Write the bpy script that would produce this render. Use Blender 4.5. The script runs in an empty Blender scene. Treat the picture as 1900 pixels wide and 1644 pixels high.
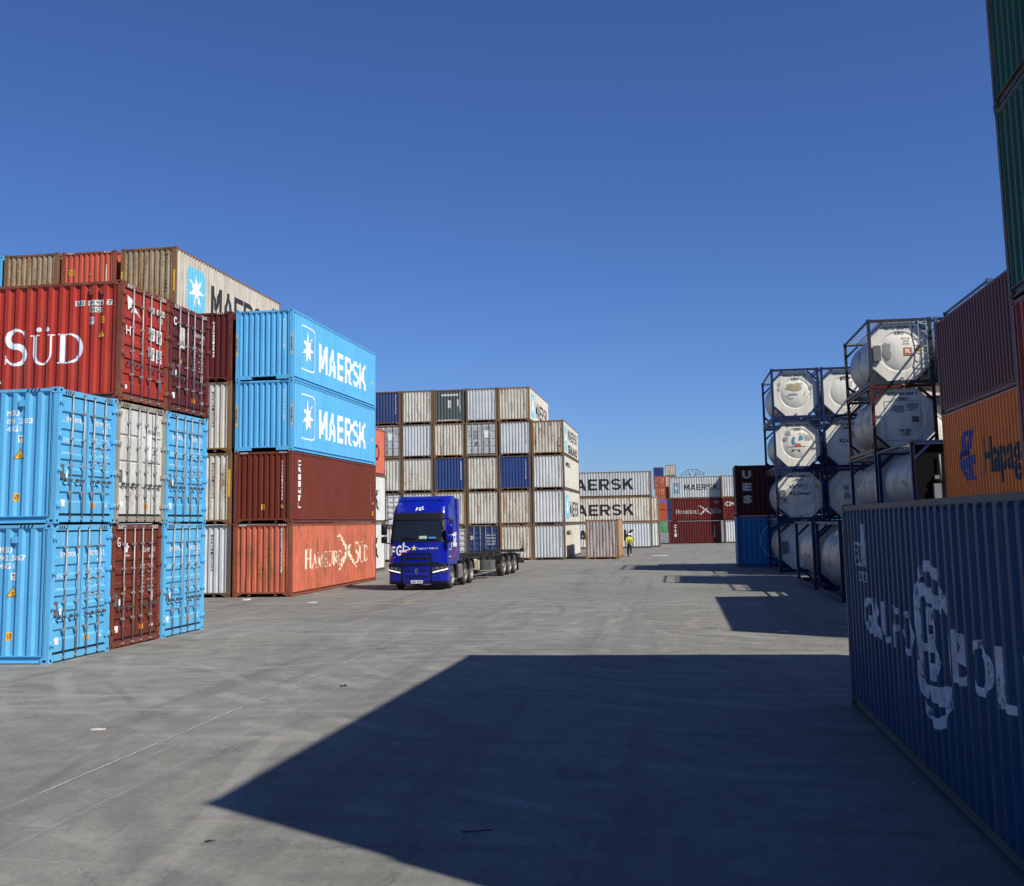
import bpy, bmesh, math, random
from mathutils import Vector, Matrix
C = bpy.context
SC = C.scene
random.seed(7)
R = math.radians

# ---------------------------------------------------------------- camera
F_PX, CX, CY, W_PX, H_PX = 2018.0, 973.4, 718.8, 1900.0, 1644.0
YAW, PITCH, ROLL, EYE = 0.1364, 0.1242, -0.0190, 2.7134
def cam_axes():
    f = Vector((-math.sin(YAW)*math.cos(PITCH), math.cos(YAW)*math.cos(PITCH), math.sin(PITCH)))
    r = Vector((math.cos(YAW), math.sin(YAW), 0)); u = r.cross(f)
    c, s = math.cos(ROLL), math.sin(ROLL)
    return c*r + s*u, -s*r + c*u, f
cd = bpy.data.cameras.new('camera'); cam = bpy.data.objects.new('camera', cd)
SC.collection.objects.link(cam)
r_, u_, f_ = cam_axes()
cam.matrix_world = Matrix(((r_.x, u_.x, -f_.x, 0), (r_.y, u_.y, -f_.y, 0), (r_.z, u_.z, -f_.z, EYE), (0, 0, 0, 1)))
cd.sensor_fit = 'HORIZONTAL'; cd.sensor_width = 36.0; cd.lens = F_PX/W_PX*36.0
cd.shift_x = (W_PX/2 - CX)/W_PX; cd.shift_y = (CY - H_PX/2)/W_PX
cd.clip_start = 0.1; cd.clip_end = 5000
SC.camera = cam

# ---------------------------------------------------------------- light and sky
SUN_H = Vector((0.808, -0.548)); SUN_EL = math.atan(1/SUN_H.length)
to_sun = Vector((SUN_H.x, SUN_H.y, 1)).normalized()
w = bpy.data.worlds.new('World'); SC.world = w; w.use_nodes = True
nt = w.node_tree; nt.nodes.clear()
sky = nt.nodes.new('ShaderNodeTexSky'); sky.sky_type = 'NISHITA'; sky.sun_disc = False
sky.sun_elevation = SUN_EL
sky.sun_rotation = math.atan2(to_sun.x, to_sun.y)
sky.altitude = 600; sky.air_density = 1.0; sky.dust_density = 0.35; sky.ozone_density = 2.6
bg = nt.nodes.new('ShaderNodeBackground'); bg.inputs['Strength'].default_value = 0.050
wo = nt.nodes.new('ShaderNodeOutputWorld')
tint = nt.nodes.new('ShaderNodeVectorMath'); tint.operation = 'MULTIPLY'; tint.inputs[1].default_value = (0.77, 1.10, 1.78)   # clear dry-air blue
nt.links.new(sky.outputs[0], tint.inputs[0]); nt.links.new(tint.outputs[0], bg.inputs[0]); nt.links.new(bg.outputs[0], wo.inputs[0])
sd = bpy.data.lights.new('sun', 'SUN'); sd.energy = 5.0; sd.angle = R(0.5); sd.color = (1.0, 0.945, 0.84)
sun = bpy.data.objects.new('sun', sd); SC.collection.objects.link(sun)
sun.rotation_euler = to_sun.to_track_quat('Z', 'Y').to_euler(); sun.location = (60, -40, 80)
SC.view_settings.view_transform = 'Standard'; SC.view_settings.look = 'None'
SC.view_settings.exposure = 0.25; SC.view_settings.gamma = 1.0
SC.render.engine = 'CYCLES'
try:
    SC.cycles.max_bounces = 6; SC.cycles.diffuse_bounces = 2; SC.cycles.glossy_bounces = 3; SC.cycles.transmission_bounces = 4
except Exception: pass

# ---------------------------------------------------------------- materials
MATS = {}
def srgb(r, g, b):
    f = lambda c: (c/255/12.92) if c <= 10 else ((c/255+0.055)/1.055)**2.4
    return (f(r), f(g), f(b), 1)
def N(nt, kind, **kw):
    n = nt.nodes.new(kind)
    for k, v in kw.items():
        if k in n.inputs: n.inputs[k].default_value = v
        else: setattr(n, k, v)
    return n
def simple(name, col, rough=0.5, metal=0.0, vary=0.08, scale=6.0, emit=None, spec=0.5, bump=0.0, chips=None):
    if name in MATS: return MATS[name]
    m = bpy.data.materials.new(name); m.use_nodes = True; t = m.node_tree; b = t.nodes['Principled BSDF']
    c = tuple(col) if len(col) == 4 else (*col, 1)
    b.inputs['Roughness'].default_value = rough; b.inputs['Metallic'].default_value = metal
    b.inputs['Specular IOR Level'].default_value = spec
    tc = N(t, 'ShaderNodeTexCoord'); no = N(t, 'ShaderNodeTexNoise'); no.inputs['Scale'].default_value = scale; no.inputs['Detail'].default_value = 6
    t.links.new(tc.outputs['Object'], no.inputs['Vector'])
    mr = N(t, 'ShaderNodeMapRange'); mr.inputs['From Min'].default_value = .3; mr.inputs['From Max'].default_value = .7
    mr.inputs['To Min'].default_value = 1-vary; mr.inputs['To Max'].default_value = 1+vary
    t.links.new(no.outputs['Fac'], mr.inputs['Value'])
    mx = N(t, 'ShaderNodeVectorMath', operation='SCALE'); mx.inputs[0].default_value = c[:3]
    t.links.new(mr.outputs[0], mx.inputs['Scale']); t.links.new(mx.outputs[0], b.inputs['Base Color'])
    if chips:      # paint worn through to the sheet below, in vertical flakes
        mp = N(t, 'ShaderNodeMapping'); mp.inputs['Scale'].default_value = (1, 1, .35); t.links.new(tc.outputs['Object'], mp.inputs['Vector'])
        n2 = N(t, 'ShaderNodeTexNoise'); n2.inputs['Scale'].default_value = 7; n2.inputs['Detail'].default_value = 9; n2.inputs['Roughness'].default_value = .75; t.links.new(mp.outputs[0], n2.inputs['Vector'])
        t.links.new(mixc(t, ramp(t, n2.outputs['Fac'], chips[1], chips[1]+.05), mx.outputs[0], chips[0]), b.inputs['Base Color'])
    if bump:
        bu = N(t, 'ShaderNodeBump'); bu.inputs['Strength'].default_value = bump; bu.inputs['Distance'].default_value = .01
        t.links.new(no.outputs['Fac'], bu.inputs['Height']); t.links.new(bu.outputs[0], b.inputs['Normal'])
    if emit: b.inputs['Emission Color'].default_value = c; b.inputs['Emission Strength'].default_value = emit
    MATS[name] = m; return m

def ramp(t, src, lo, hi):
    mr = N(t, 'ShaderNodeMapRange'); mr.interpolation_type = 'SMOOTHSTEP'
    mr.inputs['From Min'].default_value = lo; mr.inputs['From Max'].default_value = hi
    t.links.new(src, mr.inputs['Value']); return mr.outputs[0]
def mixc(t, fac, a, b):
    m = N(t, 'ShaderNodeMix'); m.data_type = 'RGBA'
    for inp, val in ((m.inputs[0], fac), (m.inputs[6], a), (m.inputs[7], b)):
        if hasattr(val, 'is_output'): t.links.new(val, inp)
        elif inp == m.inputs[0]: inp.default_value = val
        else: inp.default_value = tuple(val) if len(val) == 4 else (*val, 1)
    return m.outputs[2]
def mathn(t, op, a, b=None):
    m = N(t, 'ShaderNodeMath', operation=op)
    for i, v in enumerate((a, b)):
        if v is None: continue
        if hasattr(v, 'is_output'): t.links.new(v, m.inputs[i])
        else: m.inputs[i].default_value = v
    return m.outputs[0]

def paint(name, col, rust=0.15, dirt=0.3, rough=0.42, fade=0.1, dirtcol=(.10, .08, .06), metal=0.0, streakcol=None):
    """weathered sheet-metal paint: fading, vertical dirt runs, rust spots and runs with shapes of their own"""
    if name in MATS: return MATS[name]
    m = bpy.data.materials.new(name); m.use_nodes = True; t = m.node_tree; b = t.nodes['Principled BSDF']; b.inputs['Specular IOR Level'].default_value = .18
    c = tuple(col[:3])
    tc = N(t, 'ShaderNodeTexCoord'); oi = N(t, 'ShaderNodeObjectInfo')
    ml = mathn(t, 'MULTIPLY', oi.outputs['Random'], 173.0)
    add = N(t, 'ShaderNodeVectorMath', operation='ADD'); t.links.new(tc.outputs['Object'], add.inputs[0]); t.links.new(ml, add.inputs[1])
    P = add.outputs[0]
    def noise(scale, stretch=(1, 1, 1), detail=5, rough_=.6):
        mp = N(t, 'ShaderNodeMapping'); mp.inputs['Scale'].default_value = stretch
        t.links.new(P, mp.inputs['Vector'])
        n = N(t, 'ShaderNodeTexNoise'); n.inputs['Scale'].default_value = scale; n.inputs['Detail'].default_value = detail; n.inputs['Roughness'].default_value = rough_
        t.links.new(mp.outputs[0], n.inputs['Vector']); return n.outputs['Fac']
    big = noise(.9, (1, 1, 1), 4); fine = noise(9, (1, 1, 1), 8, .7)
    runs = noise(3.2, (1.0, 1.0, .16), 7, .65); thin = noise(14, (1, 1, .05), 5, .6)
    fac = N(t, 'ShaderNodeMapRange'); fac.inputs['From Min'].default_value = .3; fac.inputs['From Max'].default_value = .7
    fac.inputs['To Min'].default_value = 1-fade; fac.inputs['To Max'].default_value = 1+fade
    t.links.new(big, fac.inputs['Value'])
    sc = N(t, 'ShaderNodeVectorMath', operation='SCALE'); sc.inputs[0].default_value = c; t.links.new(fac.outputs[0], sc.inputs['Scale'])
    colr = sc.outputs[0]
    d1 = mathn(t, 'MULTIPLY', ramp(t, runs, .45, .75), dirt)
    colr = mixc(t, d1, colr, dirtcol)
    d2 = mathn(t, 'MULTIPLY', ramp(t, thin, .52, .74), dirt*.7)
    colr = mixc(t, d2, colr, streakcol or dirtcol)
    if rust > 0:
        a = mathn(t, 'ADD', mathn(t, 'MULTIPLY', fine, .5), mathn(t, 'MULTIPLY', runs, .5))
        rm = ramp(t, a, .66-.16*rust, .70-.12*rust)
        colr = mixc(t, rm, colr, (.105, .042, .016))
        halo = mathn(t, 'MULTIPLY', ramp(t, a, .60-.16*rust, .70-.14*rust), min(.75, .35+rust*.5))
        colr = mixc(t, halo, colr, (.26, .13, .05))
        rr = mathn(t, 'ADD', mathn(t, 'MULTIPLY', rm, .4), rough)
        t.links.new(rr, b.inputs['Roughness'])
    else: b.inputs['Roughness'].default_value = rough
    t.links.new(colr, b.inputs['Base Color']); b.inputs['Metallic'].default_value = metal
    bu = N(t, 'ShaderNodeBump'); bu.inputs['Strength'].default_value = .4; bu.inputs['Distance'].default_value = .02
    t.links.new(noise(2.3, (1, 1, .6), 3), bu.inputs['Height']); t.links.new(bu.outputs[0], b.inputs['Normal'])
    MATS[name] = m; return m

# ---------------------------------------------------------------- mesh helpers
class MB:
    def __init__(s): s.v = []; s.f = []; s.m = []; s.s = []
    def poly(s, pts, m=0, smooth=False):
        i = len(s.v); s.v += [tuple(p) for p in pts]; s.f.append(tuple(range(i, i+len(pts)))); s.m.append(m); s.s.append(smooth); return s
    def box(s, x0, x1, y0, y1, z0, z1, m=0):
        if x1 < x0: x0, x1 = x1, x0
        if y1 < y0: y0, y1 = y1, y0
        if z1 < z0: z0, z1 = z1, z0
        i = len(s.v)
        s.v += [(x, y, z) for z in (z0, z1) for y in (y0, y1) for x in (x0, x1)]
        for q in ((0, 2, 3, 1), (4, 5, 7, 6), (0, 1, 5, 4), (2, 6, 7, 3), (0, 4, 6, 2), (1, 3, 7, 5)):
            s.f.append(tuple(i+k for k in q)); s.m.append(m); s.s.append(False)
        return s
    def bar(s, a, b, w_, h_=None, m=0, up=(0, 0, 1)):
        a = Vector(a); b = Vector(b); h_ = h_ or w_; d = (b-a).normalized(); up = Vector(up)
        if abs(d.dot(up)) > .99: up = Vector((1, 0, 0))
        r = d.cross(up).normalized(); u = r.cross(d)
        i = len(s.v)
        for p in (a, b):
            for sx, sy in ((-1, -1), (1, -1), (1, 1), (-1, 1)): s.v.append(tuple(p + r*sx*w_/2 + u*sy*h_/2))
        for q in ((0, 3, 2, 1), (4, 5, 6, 7), (0, 1, 5, 4), (1, 2, 6, 5), (2, 3, 7, 6), (3, 0, 4, 7)):
            s.f.append(tuple(i+k for k in q)); s.m.append(m); s.s.append(False)
        return s
    def cyl(s, a, b, r, n=10, m=0, r2=None, caps=True, smooth=True):
        a = Vector(a); b = Vector(b); r2 = r if r2 is None else r2; d = (b-a).normalized()
        up = Vector((0, 0, 1)) if abs(d.z) < .9 else Vector((1, 0, 0)); e1 = d.cross(up).normalized(); e2 = d.cross(e1)
        i = len(s.v)
        for p, rr in ((a, r), (b, r2)):
            for k in range(n):
                t = 2*math.pi*k/n; s.v.append(tuple(p + e1*math.cos(t)*rr + e2*math.sin(t)*rr))
        for k in range(n):
            j = (k+1) % n; s.f.append((i+k, i+n+k, i+n+j, i+j)); s.m.append(m); s.s.append(smooth)
        if caps:
            s.f.append(tuple(i+k for k in range(n))); s.m.append(m); s.s.append(False)
            s.f.append(tuple(i+n+k for k in reversed(range(n)))); s.m.append(m); s.s.append(False)
        return s
    def lathe(s, prof, axis_o, axis_d, n=24, m=0, e1=None):
        """prof: (distance along axis, radius)"""
        o = Vector(axis_o); d = Vector(axis_d).normalized()
        up = Vector((0, 0, 1)) if abs(d.z) < .9 else Vector((1, 0, 0)); e1 = d.cross(up).normalized(); e2 = d.cross(e1)
        i = len(s.v)
        for (t, r) in prof:
            for k in range(n):
                a = 2*math.pi*k/n; s.v.append(tuple(o + d*t + e1*math.cos(a)*r + e2*math.sin(a)*r))
        for q in range(len(prof)-1):
            for k in range(n):
                j = (k+1) % n
                s.f.append((i+q*n+k, i+(q+1)*n+k, i+(q+1)*n+j, i+q*n+j)); s.m.append(m); s.s.append(True)
        return s
    def grid(s, rows, m=0, smooth=True, closed=False):
        """rows: list of equal-length point lists"""
        i = len(s.v); n = len(rows[0])
        for rw in rows: s.v += [tuple(p) for p in rw]
        for a in range(len(rows)-1):
            for k in range(n if closed else n-1):
                j = (k+1) % n
                s.f.append((i+a*n+k, i+a*n+j, i+(a+1)*n+j, i+(a+1)*n+k)); s.m.append(m); s.s.append(smooth)
        return s
    def mesh(s, name, mats):
        me = bpy.data.meshes.new(name); me.from_pydata(s.v, [], s.f)
        for mt in mats: me.materials.append(mt)
        me.polygons.foreach_set('material_index', s.m); me.polygons.foreach_set('use_smooth', s.s)
        me.update(); return me
    def build(s, name, mats, parent=None, key=None):
        if not isinstance(mats, (list, tuple)): mats = [mats]
        return link(name, s.mesh(name, mats), parent)
def link(name, me, parent=None):
    o = bpy.data.objects.new(name, me); SC.collection.objects.link(o)
    if parent: o.parent = parent
    return o
def tag(o, label=None, cat=None, group=None, kind=None):
    if label: o['label'] = label
    if cat: o['category'] = cat
    if group: o['group'] = group
    if kind: o['kind'] = kind
    return o
def thing(name, label, cat, loc=(0, 0, 0), rz=0, group=None):
    o = bpy.data.objects.new(name, None); SC.collection.objects.link(o); o.empty_display_size = .2
    o.location = loc; o.rotation_euler = (0, 0, rz); return tag(o, label, cat, group)
MESH = {}
def cached(key, name, mats, fn, parent):
    k = (key, tuple(m.name for m in mats))
    if k not in MESH: MESH[k] = fn().mesh(name, mats)
    return link(name, MESH[k], parent)

# ---------------------------------------------------------------- flat artwork (letters, logos) as 2-D triangles
_TXT = {}
def text2d(txt, bold=0.0, align='CENTER', spacing=1.0, line=1.0):
    k = (txt, bold, align, spacing, line)
    if k in _TXT: return _TXT[k]
    cu = bpy.data.curves.new('t', 'FONT'); cu.body = txt; cu.size = 1; cu.offset = bold; cu.align_x = align
    cu.space_character = spacing; cu.space_line = line; cu.resolution_u = 3; cu.fill_mode = 'BOTH' if False else 'FRONT'
    ob = bpy.data.objects.new('t', cu); SC.collection.objects.link(ob)
    dg = C.evaluated_depsgraph_get(); me = bpy.data.meshes.new_from_object(ob.evaluated_get(dg))
    vs = [(v.co.x, v.co.y) for v in me.vertices]; fs = [tuple(p.vertices) for p in me.polygons]
    bpy.data.objects.remove(ob); bpy.data.curves.remove(cu); bpy.data.meshes.remove(me)
    if vs:
        x0 = min(p[0] for p in vs); x1 = max(p[0] for p in vs); y0 = min(p[1] for p in vs); y1 = max(p[1] for p in vs)
        vs = [((x-x0)/max(1e-6, x1-x0), (y-y0)/max(1e-6, y1-y0)) for x, y in vs]
    _TXT[k] = (vs, fs); return _TXT[k]
def fit(art, u0, u1, v0, v1, skew=0.0):
    vs, fs = art; return ([(u0+(x+skew*(y-.5))*(u1-u0), v0+y*(v1-v0)) for x, y in vs], fs)
def polyart(polys): 
    vs = []; fs = []
    for p in polys: fs.append(tuple(range(len(vs), len(vs)+len(p)))); vs += list(p)
    return vs, fs
def rect(u0, u1, v0, v1): return polyart([[(u0, v0), (u1, v0), (u1, v1), (u0, v1)]])
def join(*arts):
    vs = []; fs = []
    for a, b in arts:
        i = len(vs); vs += a; fs += [tuple(i+k for k in f) for f in b]
    return vs, fs
def star(cx, cy, r, n=7, inner=.36, rot=90, sx=1.0):
    p = [(cx, cy)]; q = []
    for k in range(2*n):
        a = R(rot+180*k/n); rr = r if k % 2 == 0 else r*inner
        q.append((cx+rr*math.cos(a)*sx, cy+rr*math.sin(a)))
    return polyart([[(cx, cy), q[k], q[(k+1) % (2*n)]] for k in range(2*n)])
def ring(cx, cy, rx, ry, wx, a0=0, a1=360, n=28, wy=None):
    wy = wy or wx; ps = []
    for k in range(n):
        a = R(a0+(a1-a0)*k/n); b = R(a0+(a1-a0)*(k+1)/n)
        ps.append([(cx+rx*math.cos(a), cy+ry*math.sin(a)), (cx+rx*math.cos(b), cy+ry*math.sin(b)), (cx+(rx-wx)*math.cos(b), cy+(ry-wy)*math.sin(b)), (cx+(rx-wx)*math.cos(a), cy+(ry-wy)*math.sin(a))])
    return polyart(ps)
def rrect(u0, u1, v0, v1, r, n=5):
    pts = []
    for (cx, cy, a) in ((u1-r, v0+r, -90), (u1-r, v1-r, 0), (u0+r, v1-r, 90), (u0+r, v0+r, 180)):
        for k in range(n+1): t = R(a+90*k/n); pts.append((cx+r*math.cos(t), cy+r*math.sin(t)))
    return polyart([pts])
def stroke(pts, w_):
    """w_: width or list of widths"""
    ps = []; n = len(pts); ws = w_ if isinstance(w_, (list, tuple)) else [w_]*n
    L_ = []; R_ = []
    for i, p in enumerate(pts):
        a = Vector(pts[max(0, i-1)]); b = Vector(pts[min(n-1, i+1)]); d = (b-a).normalized(); q = Vector((-d.y, d.x))*ws[i]/2
        L_.append((p[0]+q.x, p[1]+q.y)); R_.append((p[0]-q.x, p[1]-q.y))
    return polyart([[L_[i], R_[i], R_[i+1], L_[i+1]] for i in range(n-1)])
def arc(cx, cy, rx, ry, a0, a1, n=12): return [(cx+rx*math.cos(R(a0+(a1-a0)*k/n)), cy+ry*math.sin(R(a0+(a1-a0)*k/n))) for k in range(n+1)]
T_, K_ = .16, .055     # thick and thin strokes of the roman capitals
def roman(ch):
    """unit-height roman capital: (advance, art)"""
    sf = lambda x, y, l=.17: polyart([[(x-l, y-.02), (x+l, y-.02), (x+l, y+.02), (x-l, y+.02)]])
    v = lambda x, y0=0, y1=1, w_=T_: polyart([[(x-w_/2, y0), (x+w_/2, y0), (x+w_/2, y1), (x-w_/2, y1)]])
    ln = lambda a, b, w_: stroke([a, b], w_)
    if ch == 'H': return .98, join(v(.2), v(.78), sf(.2, .02), sf(.2, .98), sf(.78, .02), sf(.78, .98), rect(.28, .70, .48, .54))
    if ch == 'A': return .92, join(ln((.12, .02), (.44, 1), K_), ln((.42, 1), (.80, .02), T_), sf(.12, .02, .13), sf(.80, .02), rect(.26, .62, .32, .37))
    if ch == 'M': return 1.15, join(v(.16, w_=K_), v(.98), sf(.16, .02, .12), sf(.98, .02), sf(.12, .98, .1), sf(1.0, .98, .12), ln((.16, .98), (.56, .05), T_), ln((.56, .05), (.96, .98), K_))
    if ch == 'B': return .82, join(v(.2), rect(.04, .45, 0, .045), rect(.04, .43, .955, 1), rect(.2, .45, .5, .545), stroke(arc(.42, .75, .26, .24, -90, 90), [.05, .07, .09, .12, .14, .15, .15, .15, .14, .12, .09, .07, .05]), stroke(arc(.42, .26, .31, .26, -90, 90), [.05, .07, .09, .12, .14, .16, .16, .16, .14, .12, .09, .07, .05]))
    if ch == 'U': return .95, join(v(.2, .32, 1), v(.78, .3, 1, K_), sf(.2, .98), sf(.78, .98, .12), stroke(arc(.49, .33, .285, .32, 180, 360), [.16, .15, .14, .12, .1, .08, .07, .06, .055, .055, .055, .055, .055]))
    if ch == 'R': return .92, join(v(.2), sf(.2, .02), rect(.04, .43, .955, 1), rect(.2, .43, .47, .515), stroke(arc(.42, .735, .27, .25, -90, 90), [.05, .07, .09, .12, .14, .15, .15, .15, .14, .12, .09, .07, .05]), ln((.42, .49), (.86, .02), T_))
    if ch == 'G': return .98, join(stroke(arc(.52, .5, .42, .48, 50, 310, 20), [.05, .05, .06, .07, .09, .11, .13, .15, .16, .16, .16, .16, .15, .13, .11, .09, .07, .06, .05, .05, .05]), v(.82, .08, .42), sf(.82, .42, .15), rect(.78, .81, .74, .95))
    if ch == 'S': return .72, join(stroke(arc(.37, .74, .25, .235, 20, 250, 12) + arc(.36, .27, .28, .255, 72, -160, 14), [.05, .055, .06, .07, .09, .11, .13, .14, .15, .15, .15, .16, .16, .17, .17, .17, .16, .16, .15, .14, .13, .11, .09, .08, .07, .06, .05, .05]), rect(.58, .61, .74, .97), rect(.07, .10, .03, .28))
    if ch == 'D': return 1.0, join(v(.2), rect(.04, .42, 0, .045), rect(.04, .42, .955, 1), stroke(arc(.40, .5, .47, .48, -90, 90, 14), [.05, .06, .08, .10, .13, .15, .16, .16, .16, .15, .13, .10, .08, .06, .05]))
    if ch == 'Ü':
        a, art = roman('U'); return a, join(art, ring(.34, 1.17, .085, .085, .0849, n=12), ring(.64, 1.17, .085, .085, .0849, n=12))
    return .4, ([], [])
def roman_word(txt, small=1.0):
    x = 0; arts = []
    for i, ch in enumerate(txt):
        s = 1.0 if i == 0 else small
        a, (vs, fs) = roman(ch); arts.append(([(x+p*s, q*s) for p, q in vs], fs)); x += a*s+.04
    vs, fs = join(*arts); return ([(p/x, q) for p, q in vs], fs)

def block_word(txt, gap=.16):
    """heavy sans capitals built without overlapping pieces"""
    G = {'M': (1.12, [[(0, 0), (0, 1), (.27, 1), (.5, .44), (.73, 1), (1, 1), (1, 0), (.77, 0), (.77, .60), (.57, .16), (.43, .16), (.23, .60), (.23, 0)]], []),
         'A': (1.05, [[(0, 0), (.25, 0), (.33, .22), (.405, .40), (.5, .70), (.5, 1), (.37, 1)], [(1, 0), (.63, 1), (.5, 1), (.5, .70), (.595, .40), (.67, .22), (.75, 0)], [(.33, .22), (.67, .22), (.595, .40), (.405, .40)]], []),
         'E': (.92, [[(0, 0), (.27, 0), (.27, 1), (0, 1)], [(.27, 0), (1, 0), (1, .18), (.27, .18)], [(.27, .41), (.93, .41), (.93, .59), (.27, .59)], [(.27, .82), (1, .82), (1, 1), (.27, 1)]], []),
         'R': (1.0, [[(0, 0), (.25, 0), (.25, 1), (0, 1)], [(.25, .82), (.66, .82), (.66, 1), (.25, 1)], [(.25, .36), (.66, .36), (.66, .54), (.25, .54)], [(.42, .36), (.70, .36), (1.02, 0), (.71, 0)]], [ring(.66, .68, .33, .32, .24, -90, 90, 10, .18)]),
         'S': (.95, [], [ring(.5, .71, .5, .29, .25, 20, 270, 18, .18), ring(.5, .29, .5, .29, .25, -160, 90, 18, .18)]),
         'K': (1.0, [[(0, 0), (.25, 0), (.25, 1), (0, 1)], [(.25, .30), (1.0, 1), (.68, 1), (.25, .60)], [(.42, .459), (.73, 0), (1.04, 0), (.62, .645)]], [])}
    x = 0; arts = []
    for ch in txt:
        a, polys, extra = G[ch]; vs, fs = join(polyart(polys), *extra); arts.append(([(x+p*a, q) for p, q in vs], fs)); x += a+gap
    x -= gap; vs, fs = join(*arts); return ([(p/x, q) for p, q in vs], fs)
# container faces: origin on the outer plane, u and outward normal in container space
CW = 2.438
def face_frame(face, L):
    if face == 'side': return Vector((-L/2, -CW/2, 0)), Vector((1, 0, 0)), Vector((0, -1, 0))      # u from blind end to door end
    if face == 'far_side': return Vector((L/2, CW/2, 0)), Vector((-1, 0, 0)), Vector((0, 1, 0))
    if face == 'blind': return Vector((-L/2, CW/2, 0)), Vector((0, -1, 0)), Vector((-1, 0, 0))
    if face == 'door': return Vector((L/2, -CW/2, 0)), Vector((0, 1, 0)), Vector((1, 0, 0))
SIDE_IN, END_IN = .012, .02
def wave(kind, L):
    """breakpoints (u, depth below the outer plane) across a face"""
    if kind == 'side':
        n = 42 if L > 9 else 20; u0 = .17; u1 = L-.17; p = (u1-u0)/n; d = .044; o = SIDE_IN
        pts = [(u0, o)]
        for k in range(n):
            a = u0+k*p
            pts += [(a+.16*p, o), (a+.36*p, o+d), (a+.64*p, o+d), (a+.84*p, o)]
        pts.append((u1, o)); return pts
    n = 9; u0 = .16; u1 = CW-.16; p = (u1-u0)/n; d = .046; o = END_IN
    pts = [(u0, o)]
    for k in range(n):
        a = u0+k*p
        pts += [(a+.22*p, o), (a+.32*p, o+d), (a+.68*p, o+d), (a+.78*p, o)]
    pts.append((u1, o)); return pts
def depth_at(pts, u):
    if u <= pts[0][0]: return pts[0][1]
    for (a, d0), (b, d1) in zip(pts, pts[1:]):
        if u <= b: return d0+(d1-d0)*(u-a)/(b-a)
    return pts[-1][1]
def decal(name, art, mat, parent, face, L, conform=True, lift=.004, flat_depth=0.0, label=None):
    vs, fs = art
    if not vs: return
    o, ud, nd = face_frame(face, L)
    bm = bmesh.new(); bv = [bm.verts.new((x, y, 0)) for x, y in vs]
    for f in fs:
        if len(set(f)) >= 3:
            try: bm.faces.new([bv[i] for i in f])
            except ValueError: pass
    if conform:
        pts = wave('side' if 'side' in face else 'end', L)
        bmesh.ops.triangulate(bm, faces=bm.faces[:])
        u0 = min(p[0] for p in vs); u1 = max(p[0] for p in vs)
        for (u, _) in pts:
            if u0 < u < u1:
                bmesh.ops.bisect_plane(bm, geom=bm.verts[:]+bm.edges[:]+bm.faces[:], plane_co=(u, 0, 0), plane_no=(1, 0, 0), dist=1e-5)
    me = bpy.data.meshes.new(name)
    for v in bm.verts:
        u, z = v.co.x, v.co.y
        dd = depth_at(pts, u) if conform else flat_depth
        v.co = o + ud*u + Vector((0, 0, z)) + nd*(lift-dd)
    bm.normal_update()
    for f in bm.faces:
        if f.normal.dot(nd) < 0: f.normal_flip()
    bm.to_mesh(me); bm.free(); me.materials.append(mat)
    ob = link(name, me, parent)
    if label: ob['label'] = label
    return ob

# ---------------------------------------------------------------- shipping container
M_BLACK = simple('black_rubber', (.012, .012, .013), .7)
M_GALV = simple('galvanised_steel', (.33, .34, .34), .55, .35, .2)
M_WHITE = simple('white_marking', (.80, .80, .78), .5, vary=.04)
M_OLDWHITE = simple('worn_white_marking', (.60, .59, .56), .6, vary=.25, scale=9)
M_INK = simple('black_marking', (.015, .016, .02), .55, vary=.1)
M_YEL = simple('yellow_marking', (.78, .42, .03), .5, vary=.06)
M_ORANGE = simple('orange_label', (.80, .33, .03), .5)
M_LBLUE = simple('pale_blue_marking', (.13, .46, .62), .55, vary=.1)
M_HLBLUE = simple('deep_blue_marking', (.008, .022, .22), .5)
M_GREYPLATE = simple('grey_plate', (.16, .16, .15), .5, .3)
M_HANDLE = simple('dull_handle_steel', (.12, .12, .12), .5, .4)
M_HOLE = simple('dark_opening', (.004, .004, .004), .9)
def style(n, col, frame=None, **kw):
    fk = dict(kw); fk['rust'] = kw.pop('frust', kw.get('rust', .15)); fk.pop('frust', None)
    p = paint('paint_'+n, col, **kw)
    f = paint('frame_paint_'+n, frame or col, **fk)
    return dict(p=p, f=f, n=n)
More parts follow.
